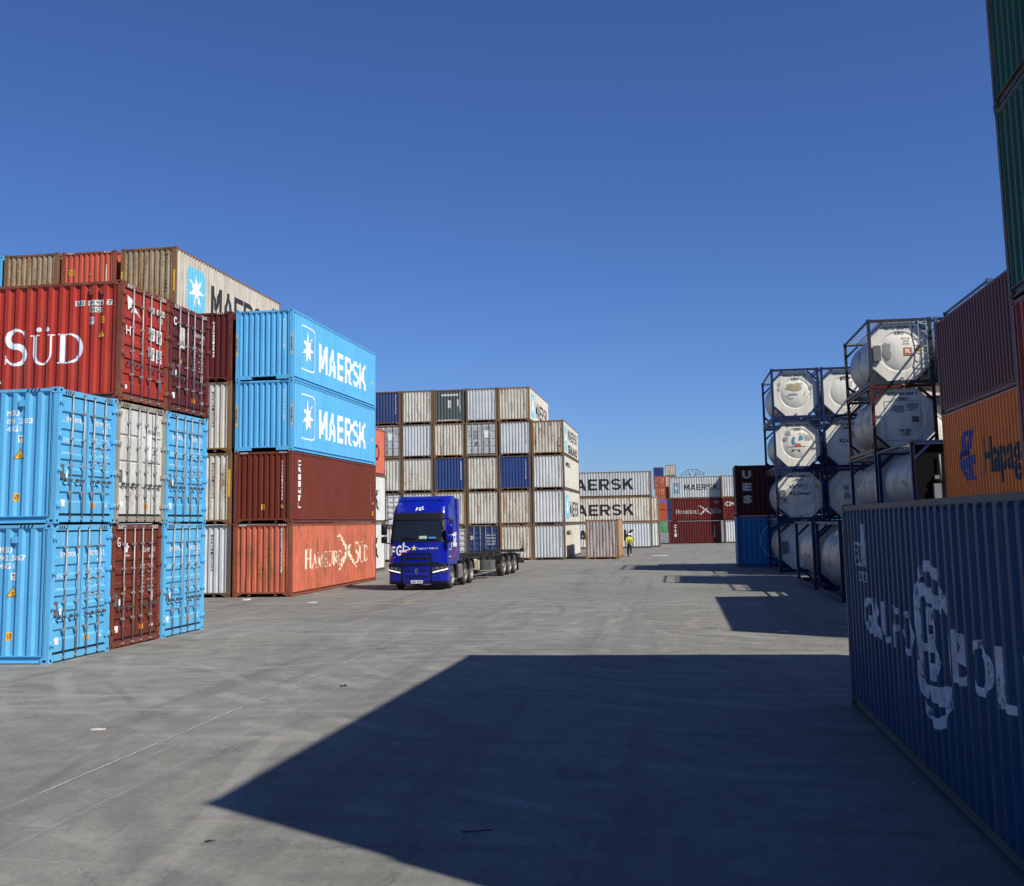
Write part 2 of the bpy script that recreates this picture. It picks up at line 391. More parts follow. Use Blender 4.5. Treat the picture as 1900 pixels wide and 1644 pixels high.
ST = {
 'sky_blue': style('sky_blue', (.115, .43, .73), rust=.02, dirt=.20, fade=.07, rough=.4, dirtcol=(.12, .20, .26)),
 'sky_blue_old': style('sky_blue_old', (.07, .30, .52), rust=.2, dirt=.3),
 'red': style('red', (.38, .035, .022), frame=(.20, .055, .036), rust=.10, dirt=.38, frust=.75, fade=.16),
 'red_weathered': style('red_weathered', (.50, .105, .065), frame=(.26, .07, .045), rust=.15, dirt=.25, frust=.6),
 'salmon': style('salmon', (.55, .145, .090), frame=(.25, .075, .045), rust=.66, dirt=.45, frust=.7, fade=.16, dirtcol=(.2, .07, .04)),
 'salmon_pale': style('salmon_pale', (.60, .15, .09), frame=(.30, .09, .06), rust=.2, dirt=.25),
 'brown': style('brown', (.14,.03,.018), rust=.05, dirt=.2, frust=.3),
 'brown_light': style('brown_light', (.150, .032, .019), rust=0, dirt=.12, frust=.35, frame=(.17, .05, .034)),
 'maroon': style('maroon', (.105, .018, .018), rust=.05, dirt=.2, frame=(.13, .03, .022), frust=.4),
 'maroon_red': style('maroon_red', (.13, .018, .017), rust=.1, dirt=.3),
 'dark_maroon': style('dark_maroon', (.055, .012, .013), rust=.05, dirt=.15),
 'dusky_red': style('dusky_red', (.15, .030, .022), rust=.15, dirt=.3),
 'white_door': style('white_door', (.60, .60, .56), frame=(.33, .30, .24), rust=.45, dirt=.35),
 'grey_a': style('grey_a', (.62, .63, .61), frame=(.135, .108, .080), rust=.28, dirt=.22, frust=.62),
 'grey_b': style('grey_b', (.60, .58, .50), frame=(.14, .108, .075), rust=.50, dirt=.28, frust=.68),
 'grey_c': style('grey_c', (.56, .585, .59), frame=(.125, .10, .08), rust=.15, dirt=.16, frust=.7),
 'grey_rusty': style('grey_rusty', (.58, .54, .45), frame=(.15, .085, .045), rust=.72, dirt=.5, frust=1.2),
 'cream': style('cream', (.60, .56, .47), frame=(.24, .14, .07), rust=.5, dirt=.4, frust=1.0),
 'tan_rusty': style('tan_rusty', (.34, .27, .17), frame=(.19, .11, .055), rust=.9, dirt=.55, frust=1.1),
 'silver': style('silver', (.48, .50, .49), frame=(.20, .14, .09), rust=.25, dirt=.3, frust=.8),
 'lone': style('lone', (.42, .38, .36), frame=(.30, .17, .09), rust=.6, dirt=.75, frust=1.0, dirtcol=(.2, .12, .08)),
 'royal': style('royal', (.036, .070, .215), frame=(.10, .08, .07), rust=.1, dirt=.3, frust=.8),
 'navy': style('navy', (.03, .055, .16), rust=.15, dirt=.3, frame=(.05, .05, .07), frust=.5),
 'steel_blue': style('steel_blue', (.045, .075, .19), frame=(.16, .10, .06), rust=.3, dirt=.35, frust=.9),
 'slate_green': style('slate_green', (.10, .125, .118), frame=(.19, .12, .07), rust=.1, dirt=.3, frust=.9),
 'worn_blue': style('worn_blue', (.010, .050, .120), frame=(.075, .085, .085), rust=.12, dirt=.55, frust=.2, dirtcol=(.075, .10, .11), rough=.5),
 'cobalt': style('cobalt', (.022, .20, .43), rust=.05, dirt=.25, frame=(.03, .13, .33)),
 'orange': style('orange', (.85, .175, .012), rust=.05, dirt=.2, frame=(.52, .14, .035)),
 'red_orange': style('red_orange', (.50, .11, .045), rust=.2, dirt=.25),
 'green': style('green', (.030, .100, .045), rust=.3, dirt=.6, frame=(.06, .06, .045), frust=.9, dirtcol=(.035, .03, .02)),
 'bright_green': style('bright_green', (.11, .36, .16), rust=.15, dirt=.3),
}
CAST = ((-1, -1), (-1, 1), (1, -1), (1, 1))
def m_frame(L, H, castings, vert_cut):
    b = MB(); hl = L/2; hw = CW/2
    for sx, sy in CAST:
        x = sx*hl; y = sy*hw
        b.box(x-sx*.004, x-sx*.12, y-sy*.004, y-sy*.14, .118, H-.118)
        b.box(x-sx*.03, x-sx*.16, y-sy*.02, y-sy*.08, .118, H-.118)
    for sy in (-1, 1):
        y = sy*hw
        b.box(-hl+.178, hl-.178, y-sy*.005, y-sy*.06, H-.085, H-.022)
        b.box(-hl+.178, hl-.178, y-sy*.006, y-sy*.07, .150, .172)
        b.box(-hl+.178, hl-.178, y-sy*.045, y-sy*.055, .035, .150)
        b.box(-hl+.178, hl-.178, y-sy*.006, y-sy*.07, .018, .035)
    # blind end sills
    x = -hl
    b.box(x+.006, x+.07, -hw+.162, hw-.162, H-.11, H-.03)
    if vert_cut:
        b.box(x+.008, x+.09, -hw+.162, hw-.162, .14, .19)
        for sy in (-1, 1): b.box(x+.008, x+.09, sy*(hw-.162), sy*.52, .03, .14)
    else:
        b.box(x+.008, x+.09, -hw+.162, hw-.162, .13, .19)
        for sy in (-1, 1):
            b.poly([(x+.012, sy*(hw-.162), .02), (x+.012, sy*(hw-.162), .13), (x+.012, sy*(hw-.42), .13)])
            b.box(x+.03, x+.14, sy*.50, sy*.60, .04, .13)
    x = hl
    b.box(x-.006, x-.08, -hw+.162, hw-.162, H-.15, H-.03)
    b.box(x-.006, x-.08, -hw+.162, hw-.162, .03, .16)
    b.box(-hl+.09, hl-.09, -hw+.07, hw-.07, .16, .175)        # floor
    if castings:
        for sx, sy in CAST:
            for z in (0, H-.118): b.box(sx*hl, sx*(hl-.178), sy*hw, sy*(hw-.162), z, z+.118)
    return b
def m_casting():
    b = MB(); b.box(0, .178, 0, .162, 0, .118)
    def slot(o, e1, e2, a, c):
        pts = [Vector(o)+Vector(e1)*a*math.cos(R(t))+Vector(e2)*c*math.sin(R(t)) for t in range(0, 360, 36)]
        b.poly(pts, 1)
    slot((.09, -.002, .06), (1, 0, 0), (0, 0, 1), .04, .028); slot((-.002, .08, .06), (0, -1, 0), (0, 0, 1), .034, .034)
    return b
def m_sheet(kind, L, H):
    """corrugated sheet standing on a face, in container space for the face 'side' or 'blind'"""
    pts = wave('side' if kind == 'side' else 'end', L)
    z0, z1 = (.172, H-.085) if kind == 'side' else (.19, H-.11)
    o, ud, nd = face_frame('side' if kind == 'side' else 'blind', L)
    b = MB(); lip = .045
    for (u, d), (u2, d2) in zip(pts, pts[1:]):
        P = lambda uu, dd, z: o+ud*uu-nd*dd+Vector((0, 0, z))
        # the wave dies out into a slanted facet just below the top rail
        b.poly([P(u, d, z0), P(u2, d2, z0), P(u2, d2, z1-lip), P(u, d, z1-lip)])
        q, q2 = pts[0][1], pts[0][1]
        if d > q or d2 > q2: b.poly([P(u, d, z1-lip), P(u2, d2, z1-lip), P(u2, q2+.001, z1), P(u, q+.001, z1)])
        else: b.poly([P(u, d, z1-lip), P(u2, d2, z1-lip), P(u2, d2, z1), P(u, d, z1)])
    return b
def m_roof(L, H):
    b = MB(); n = int(L/.22); hl = L/2-.07; hw = CW/2-.05; rows = []
    for k in range(n+1):
        x = -hl+2*hl*k/n; z = H-.045+(.018 if (k//2) % 2 else 0); rows.append([(x, -hw, z), (x, hw, z)])
    return b.grid(rows, smooth=False)
def m_leaf(L, H, s, kind):
    """one door leaf; s=-1 left leaf seen from outside"""
    b = MB(); x = L/2-.035; ya, yb = (-CW/2+.13, -.024) if s < 0 else (.024, CW/2-.13); z0, z1 = .215, H-.185
    hgt = z1-z0; zs = [(z0, 0)]
    if kind == 'ribbed':
        for c in (.14, .29, .42, .55, .68, .83) if H > 2.7 else (.18, .36, .54, .72, .88):
            zc = z0+hgt*c; zs += [(zc-.115, 0), (zc-.075, .032), (zc+.075, .032), (zc+.115, 0)]
    elif kind == 'four_panel':
        for c in (.25, .50, .75):
            zc = z0+hgt*c; zs += [(zc-.035, 0), (zc-.02, .028), (zc+.02, .028), (zc+.035, 0)]
    zs.append((z1, 0)); m_ = .055
    for (za, da), (zb, db) in zip(zs, zs[1:]):
        b.poly([(x-da, ya+m_, za), (x-da, yb-m_, za), (x-db, yb-m_, zb), (x-db, ya+m_, zb)])
    for (y0, y1) in ((ya, ya+m_), (yb-m_, yb)): b.box(x-.05, x+.004, y0, y1, z0, z1)
    b.box(x-.05, x-.04, ya+m_, yb-m_, z0, z1)
    if kind == 'four_panel': b.box(x+.001, x+.006, (ya+yb)/2-.012, (ya+yb)/2+.012, z0, z1, 1)
    # rubber gasket round the leaf
    for (y0, y1) in ((ya-.024, ya-.001), (yb+.001, yb+.0235)): b.box(x-.045, x-.018, y0, y1, z0-.05, z1+.032, 1)
    b.box(x-.045, x-.018, ya, yb, z0-.05, z0-.002, 1); b.box(x-.045, x-.018, ya, yb, z1+.002, z1+.032, 1)
    return b
def m_rod(L, H, y):
    b = MB(); x = L/2+.018; b.cyl((x, y, .07), (x, y, H-.07), .017, 8)
    for z in (.075, H-.10): b.box(x-.04, x+.02, y-.035, y+.035, z, z+.035)
    for f in (.22, .42, .62, .82): b.box(x-.045, x+.022, y-.04, y+.04, H*f, H*f+.05)
    return b
def m_handle(L, H, y, s):
    b = MB(); x = L/2+.036; z = H*.315
    b.bar((x, y, z), (x, y+s*.30, z+.015), .014, .022); b.box(x-.05, x+.008, y+s*.20, y+s*.25, z-.03, z+.045); b.box(x-.05, x+.006, y-.028, y+.028, z-.02, z+.035)
    return b
def m_hinge(L, y, z):
    b = MB(); sg = 1 if y > 0 else -1; b.box(L/2-.03, L/2+.012, y-sg*.10, y+sg*.07, z, z+.085); b.cyl((L/2+.016, y+sg*.055, z-.02), (L/2+.016, y+sg*.055, z+.105), .020, 8); return b
def container(label, x, y, z, rz, L=12.192, H=2.896, st='grey_a', doors=None, near=False, group=None, cut=False, sides='side', panel=None):
    """long axis is local X; blind end at -X, doors at +X. rz=90 turns the blind end towards the camera, -90 the doors"""
    t = thing('shipping_container', label, 'container', (x, y, z), R(rz+random.uniform(-.22, .22)), group)
    s = ST[st]; P, Fm = s['p'], s['f']
    cached(('frame', L, H, not near, cut), 'frame', [Fm], lambda: m_frame(L, H, not near, cut), t)
    if near:
        for sx, sy in CAST:
            for zt in (0, 1):
                o = cached(('cast',), 'corner_casting', [Fm, M_HOLE], m_casting, t)
                # the casting mesh has its slots on its own -y and -x faces
                o.matrix_local = Matrix.Translation((sx*L/2, sy*CW/2, zt*(H-.118))) @ Matrix(((-sx, 0, 0, 0), (0, -sy, 0, 0), (0, 0, 1, 0), (0, 0, 0, 1)))
    a = cached(('side', L, H), 'side_panel', [P], lambda: m_sheet('side', L, H), t)
    a = cached(('side', L, H), 'side_panel', [P], lambda: m_sheet('side', L, H), t); a.rotation_euler = (0, 0, math.pi)
    cached(('end', L, H), 'end_panel', [P], lambda: m_sheet('end', L, H), t)
    cached(('roof', L, H), 'roof', [P], lambda: m_roof(L, H), t)
    for sgn in (-1, 1):
        d = cached(('leaf', L, H, sgn, doors or 'ribbed'), 'door', [P, M_BLACK], lambda: m_leaf(L, H, sgn, doors or 'ribbed'), t)
        if doors:
            for fy in (.17, .56):
                yy = sgn*fy*CW/2
                cached(('rod', L, H, yy), 'locking_rod', [M_GALV], lambda: m_rod(L, H, yy), d)
                if near: cached(('hdl', L, H, yy), 'handle', [M_HANDLE], lambda: m_handle(L, H, yy, sgn), d)
            if near:
                for f in (.12, .38, .63, .88): cached(('hin', L, H, sgn, f), 'hinge', [Fm], lambda: m_hinge(L, sgn*(CW/2-.10), H*f), d)
    return t
def hazard(t, face, L, H, mat=None, inset=.24, n=4, depth=.012, wid=.05):
    Wd = CW if face in ('blind', 'door') else L
    z0, z1 = (H-.10, H-.035) if face == 'blind' else (H-.135, H-.045) if face == 'door' else (H-.082, H-.026)
    for side in (0, 1):
        arts = []
        for k in range(n):
            u = inset+.085*k if side == 0 else Wd-inset-.085*(n-1-k)-.05
            arts.append(polyart([[(u, z0), (u+wid*.8, z0), (u+wid*.8+.03, z1), (u+.03, z1)]]))
        decal('hazard_marking', join(*arts), mat or M_INK, t, face, L, conform=False, flat_depth=.004 if face in ('blind', 'door') else .003)
def tri_label(t, face, L, u, z, s=.24, conform=True, fd=0.0):
    k = lambda q, dz=0: polyart([[(u-q/2, z+dz), (u+q/2, z+dz), (u, z+dz+q*.95)]])
    decal('warning_triangle', k(s), M_INK, t, face, L, conform, .004, fd); decal('warning_triangle_face', k(s*.82, s*.05), M_YEL, t, face, L, conform, .006, fd)
    decal('warning_symbol', join(rect(u-s*.14, u+s*.14, z+s*.34, z+s*.40), rect(u-s*.17, u+s*.10, z+s*.22, z+s*.28), rect(u-.02*s, u+s*.17, z+s*.10, z+s*.15)), M_INK, t, face, L, conform, .008, fd)
def box_label(t, face, L, u, z, w_=.13, h_=.3, mat=None, txt=None, conform=True, fd=0.0, ink=None):
    decal('label_plate', rect(u, u+w_, z, z+h_), mat or M_YEL, t, face, L, conform, .004, fd)
    if txt:
        n = txt.count('\n')+1
        decal('label_text', fit(text2d(txt, .02, line=.8), u+w_*.12, u+w_*.88, z+h_*.12, z+h_*.88), ink or M_INK, t, face, L, conform, .0065, fd)
def lettering(t, face, L, txt, u0, u1, z0, z1, mat, bold=.03, conform=True, fd=0.0, name='lettering', spacing=1.0, line=1.0, lift=.004, skew=0):
    return decal(name, fit(text2d(txt, bold, spacing=spacing, line=line), u0, u1, z0, z1, skew), mat, t, face, L, conform, lift, fd)
def vcode(t, face, L, code, u, ztop, h, mat, w_=.07, bold=.03, conform=True, fd=0.):
    """code painted as a vertical column of characters"""
    n = len(code); s = h/n
    arts = [fit(text2d(c, bold), u, u+w_, ztop-s*(k+1)+s*.2, ztop-s*k) for k, c in enumerate(code) if c != ' ']
    decal('identification_code', join(*arts), mat, t, face, L, conform, .004, fd)
def star_logo(t, face, L, u0, u1, z0, z1, box_mat, star_mat, outline=False, conform=True, fd=0.0, rs=None):
    w_, h_ = u1-u0, z1-z0; r = .12*min(w_, h_)+.04
    if outline:
        g = .055 if w_ > .5 else .012
        art = join(rect(u0+r, u1-r, z0, z0+g), rect(u0+r, u1-r, z1-g, z1), rect(u0, u0+g, z0+r, z1-r), rect(u1-g, u1, z0+r, z1-r),
                   ring(u0+r, z0+r, r, r, g, 180, 270, 5), ring(u1-r, z0+r, r, r, g, 270, 360, 5), ring(u1-r, z1-r, r, r, g, 0, 90, 5), ring(u0+r, z1-r, r, r, g, 90, 180, 5))
        decal('logo_outline', art, box_mat, t, face, L, conform, .004, fd)
    else: decal('logo_panel', rrect(u0, u1, z0, z1, r), box_mat, t, face, L, conform, .004, fd)
    decal('star_logo', star((u0+u1)/2, (z0+z1)/2, rs or min(w_, h_)*.42, 7, .33, 97), star_mat, t, face, L, conform, .007, fd)
def door_marks(t, L, H, logo=None, code='', grp='', mat=None, plate=True, rows=5, tidy=True):
    mat = mat or M_WHITE; k = dict(conform=False, fd=.035)
    if logo == 'star':
        star_logo(t, 'door', L, .34, .46, H*.745, H*.745+.14, mat, mat, True, False, .035)
        lettering(t, 'door', L, 'MAERSK', .50, .98, H*.755, H*.755+.10, mat, .02, **k)
        lettering(t, 'door', L, 'ALL THE WAY', .26, .62, H*.60, H*.60+.06, mat, .02, **k)
        lettering(t, 'door', L, 'maersk.com', .26, .66, H*.515, H*.515+.045, mat, .0, **k)
    lettering(t, 'door', L, code, 1.46, 2.16, H*.755, H*.755+.11, mat, .02, **k)
    lettering(t, 'door', L, grp, 1.86, 2.08, H*.70, H*.70+.10, mat, .02, **k)
    lines = ['MAX.GR. 32.500 KG', '71.650 LB', 'TARE 3.830 KG', '8.440 LB', 'NET 28.670 KG', '63.210 LB', 'CU.CAP. 76.4 CU.M', '2.700 CU.FT']
    n_ = rows+3
    for (j, u0, u1) in ((0, 1.42, 1.66), (1, 1.78, 2.1)):
        txt = '\n'.join((l.split(' ')[0] if j == 0 else ' '.join(l.split(' ')[1:])) for l in lines[:n_])
        lettering(t, 'door', L, txt, u0, u1, H*.64-.088*(n_-1), H*.64+.045, mat, .01, False, .035, line=1.55)
    if plate:
        box_label(t, 'door', L, .17, H*.33, .17, .30, M_GREYPLATE, **k); box_label(t, 'door', L, .24, .36, .16, .15, M_WHITE, None, **k); decal('round_sticker', polyart([[(.44+.045*math.cos(R(a)), H*.36+.085*math.sin(R(a))) for a in range(0, 360, 30)]]), M_WHITE, t, 'door', L, False, .004, .035)
        box_label(t, 'door', L, 1.42, .34, .2, .11, M_ORANGE, None, **k); box_label(t, 'door', L, 1.92, .36, .2, .07, M_WHITE, 'TCT', **k)

# ---------------------------------------------------------------- tank container
TL, TH = 6.058, 2.591
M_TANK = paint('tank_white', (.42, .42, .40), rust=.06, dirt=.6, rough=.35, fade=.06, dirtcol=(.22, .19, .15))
M_TANKW = paint('tank_end_white', (.74, .71, .62), rust=.04, dirt=.38, rough=.4, fade=.04, dirtcol=(.35, .30, .2))
M_TANKG = paint('tank_clad_grey', (.34, .34, .33), rust=.08, dirt=.65, rough=.36, fade=.08, dirtcol=(.2, .18, .14))
M_TF = {'blue': paint('tank_frame_blue', (.010, .022, .080), rust=.1, dirt=.3), 'dark': paint('tank_frame_slate', (.028, .036, .048), rust=.1, dirt=.3),
        'red': paint('tank_frame_red', (.085, .016, .014), rust=.2, dirt=.3), 'steelblue': paint('tank_frame_greyblue', (.07, .115, .19), rust=.1, dirt=.3)}
M_GRATE = simple('walkway_grating', (.42, .42, .40), .5, .5)
M_SMUDGE = simple('dried_residue', (.36, .30, .19), .9, vary=.5, scale=40)
M_SMUDGE2 = simple('grey_residue', (.30, .30, .28), .9, vary=.6, scale=40)
def m_tank_frame(slats):
    b = MB(); hl = TL/2; hw = CW/2
    for sx in (-1, 1):
        x = sx*hl
        for sy in (-1, 1):
            y = sy*hw
            b.box(x-sx*.01, x-sx*.12, y-sy*.01, y-sy*.13, .118, TH-.118)
            for z in (0, TH-.118): b.box(x, x-sx*.178, y, y-sy*.162, z, z+.118)
            for z0, z1 in ((.16, .62), (TH-.16, TH-.62)):
                b.bar((x-sx*.07, y-sy*.10, z1), (x-sx*.07, y-sy*.60, z0), .09, .11, up=(1, 0, 0))
        b.box(x-sx*.01, x-sx*.11, -hw+.162, hw-.162, .02, .15); b.box(x-sx*.01, x-sx*.11, -hw+.162, hw-.162, TH-.13, TH-.02)
    for sy in (-1, 1):
        y = sy*hw
        b.box(-hl+.178, hl-.178, y-sy*.01, y-sy*.11, .02, .15); b.box(-hl+.178, hl-.178, y-sy*.02, y-sy*.09, TH-.10, TH-.03)
        b.bar((-hl+.1, y-sy*.06, .6), (-hl+.75, y-sy*.06, .12), .07); b.bar((hl-.1, y-sy*.06, .6), (hl-.75, y-sy*.06, .12), .07)
        for xx in (-1.2, 1.2): b.bar((xx, y-sy*.05, .1), (xx*.9, sy*.55, .24), .1)
    return b
def m_walkway():
    b = MB()
    for k in range(9): y = -.62+k*.155; b.box(-TL/2+.2, TL/2-.2, y, y+.04, TH-.075, TH-.04)
    for k in range(8): x = -TL/2+.4+k*.75; b.box(x, x+.05, -1.15, 1.15, TH-.10, TH-.078)
    return b
def m_barrel():
    b = MB(); r = 1.13; zc = 1.30; hl = TL/2
    prof = [(.42, .0001), (.43, .3), (.46, .6), (.52, .85), (.62, 1.02), (.78, 1.11), (.95, r)]
    x = .95
    for k in range(7):
        a = .95+k*.62; prof += [(a+.02, r), (a+.03, r+.005), (a+.09, r+.005), (a+.10, r), (a+.60, r)] if k in (0, 3, 6) else [(a+.3, r)]
    prof = [(d, rr) for d, rr in prof if d < TL-.5]+[(TL-.42, r)]
    prof += [(TL-.36, r*.93), (TL-.30, r*.75), (TL-.26, r*.4), (TL-.25, .001)]
    b.lathe(prof, (hl, 0, zc), (-1, 0, 0), 40)
    return b
def m_tank_end():
    """octagonal end collar with the dished end in it (local -x end)"""
    b = MB(); x = -TL/2+.15; zc = 1.30; hw = 1.13; hz = 1.14; c = .60; rr = .80; n = 40
    octo = [(-hw, -hz+c), (-hw+c, -hz), (hw-c, -hz), (hw, -hz+c), (hw, hz-c), (hw-c, hz), (-hw+c, hz), (-hw, hz-c)]
    def on_oct(a):
        dx, dz = math.cos(a), math.sin(a); best = 9
        for i in range(8):
            (ax, az), (bx, bz) = octo[i], octo[(i+1) % 8]; ex, ez = bx-ax, bz-az; det = dx*(-ez)+ex*dz
            if abs(det) < 1e-9: continue
            t_ = (ax*(-ez)+ex*az)/det; s_ = (dx*az-dz*ax)/det
            if t_ > 0 and -1e-6 <= s_ <= 1+1e-6: best = min(best, t_)
        return best
    angs = sorted(set([2*math.pi*k/n for k in range(n)]+[math.atan2(z, y) % (2*math.pi) for y, z in octo]))
    def row(f, xx): return [(xx, -f(a)*math.cos(a), zc+f(a)*math.sin(a)) for a in angs]
    b.grid([row(on_oct, x+.55), row(on_oct, x)], closed=True, smooth=False)
    b.grid([row(on_oct, x), row(lambda a: rr, x)], closed=True, smooth=False)
    b.grid([row(lambda a: rr, x), row(lambda a: rr-.02, x+.022), row(lambda a: rr*.9, x+.0), row(lambda a: rr*.75, x-.030), row(lambda a: rr*.55, x-.060), row(lambda a: rr*.3, x-.080), row(lambda a: .001, x-.088)], closed=True)
    return b
def m_ladder():
    b = MB(); x = -TL/2-.015
    for y in (-1.02, -.72): b.box(x, x+.03, y, y+.03, .1, TH-.1)
    for k in range(8): z = .3+k*.29; b.cyl((x+.01, -1.01, z), (x+.01, -.71, z), .013, 6)
    return b
def tank(label, x, y, z, frame='blue', body=None, ladder=False, group='stacked tank containers', collar=True, box=False):
    t = thing('tank_container', label, 'tank container', (x, y, z), R(90), group)
    cached(('tframe',), 'frame', [M_TF[frame]], lambda: m_tank_frame(True), t)
    cached(('walk',), 'walkway', [M_GRATE], m_walkway, t)
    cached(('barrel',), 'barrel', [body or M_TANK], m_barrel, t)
    if collar: cached(('tend',), 'end_collar', [M_TANKW], m_tank_end, t)
    else:
        b = MB(); b.box(-TL/2-.02, -TL/2+.16, .32, .55, .65, 1.15); b.box(-TL/2+.0, -TL/2+.16, .36, .50, 1.30, 1.42); b.cyl((-TL/2+.08, .3, 1.25), (-TL/2+.08, .3, 2.1), .03, 8); b.cyl((-TL/2+.08, .42, .2), (-TL/2+.08, .42, .55), .04, 8); b.build('valve_cabinet', [simple('cabinet_grey', (.22, .22, .23), .5)], t)
        b = MB(); b.box(-TL/2+.17, -TL/2+.21, -1.09, 1.09, .16, TH-.14); b.build('shade_plate', [simple('painted_shade_black', (.008, .008, .009), .95, spec=.08)], t)  # added black plate, stands in for the shade on this tank end
    b_ = lambda: (lambda m: (m.cyl((0, 0, 2.36), (0, 0, 2.50), .27, 16), m.cyl((-.8, 0, 2.38), (-.8, 0, 2.49), .12, 12), m)[-1])(MB())
    cached(('manhole',), 'manhole', [M_GALV], b_, t)
    rnd = random.Random(int(x*7+y*3+z*11))
    for k in range(3):
        a = R(rnd.uniform(-22, 30)); xx = rnd.uniform(-1.6, 1.9); q = .12+.08*rnd.random(); m_ = MB(); r = 1.142
        P_ = lambda du, dv: (xx+du, r*math.cos(a+dv/r), 1.30+r*math.sin(a+dv/r))
        pts = [(0, -q), (q, 0), (0, q), (-q, 0)] if k != 1 else [(-q*1.6, -q*.5), (q*1.6, -q*.5), (q*1.6, q*.5), (-q*1.6, q*.5)]
        m_.poly([P_(*p) for p in pts]); m_.build('placard', [(M_OLDWHITE, M_GREYPLATE, M_SMUDGE2)[k]], t)
    if ladder: cached(('ladder',), 'ladder', [M_GALV], m_ladder, t)
    if box: b = MB(); b.box(-TL/2+.02, -TL/2+.12, .74, 1.02, .95, 1.55); b.build('document_box', [M_GREYPLATE], t)
    b = MB(); b.cyl((-TL/2+.06, 0, .22), (-TL/2+.3, 0, .22), .07, 10); b.box(-TL/2+.05, -TL/2+.2, -.3, .3, .05, .12); b.build('outlet_valve', [M_GALV], t)
    return t
def tdecal(t, name, art, mat, lift=.006):
    # dished end: push the artwork out to the dome surface
    vs, fs = art; b = MB(); xb = -TL/2+.15
    def dome(u, z):
        r = math.hypot(u-CW/2, z-1.30)
        if r >= .84: return 0
        for (a, da), (c, dc) in zip(((0, .088), (.25, .080), (.46, .060), (.63, .030), (.756, 0), (.82, -.022), (.84, 0)), ((.25, .080), (.46, .060), (.63, .030), (.756, 0), (.82, -.022), (.84, 0), (.85, 0))):
            if r <= c: return da+(dc-da)*(r-a)/(c-a)
        return 0
    bm = bmesh.new(); bv = [bm.verts.new((p, q, 0)) for p, q in vs]
    for f in fs:
        try: bm.faces.new([bv[i] for i in f])
        except ValueError: pass
    bmesh.ops.triangulate(bm, faces=bm.faces[:])
    if vs and max(p[0] for p in vs)-min(p[0] for p in vs) > .2: bmesh.ops.subdivide_edges(bm, edges=[e for e in bm.edges if e.calc_length() > .12], cuts=3)
    for v in bm.verts:
        u, z = v.co.x, v.co.y; v.co = Vector((xb-max(dome(u, z), 0)-lift, CW/2-u, z))
    bm.normal_update(); me = bpy.data.meshes.new(name)
    for f in bm.faces:
        if f.normal.x > 0: f.normal_flip()
    bm.to_mesh(me); bm.free(); me.materials.append(mat); return link(name, me, t)
def blob(cx, cz, w_, h_, seed, n=26, rot=0):
    rnd = random.Random(seed); pts = []
    for k in range(n):
        a = 2*math.pi*k/n; q = 1+rnd.uniform(-.28, .12)
        sq = 1/max(abs(math.cos(a)), abs(math.sin(a)))**.7
        dx, dz = math.cos(a)*w_/2*q*sq, math.sin(a)*h_/2*q*sq
        pts.append((cx+dx*math.cos(rot)-dz*math.sin(rot), cz+dx*math.sin(rot)+dz*math.cos(rot)))
    return polyart([[(cx, cz), pts[k], pts[(k+1) % n]] for k in range(n)])

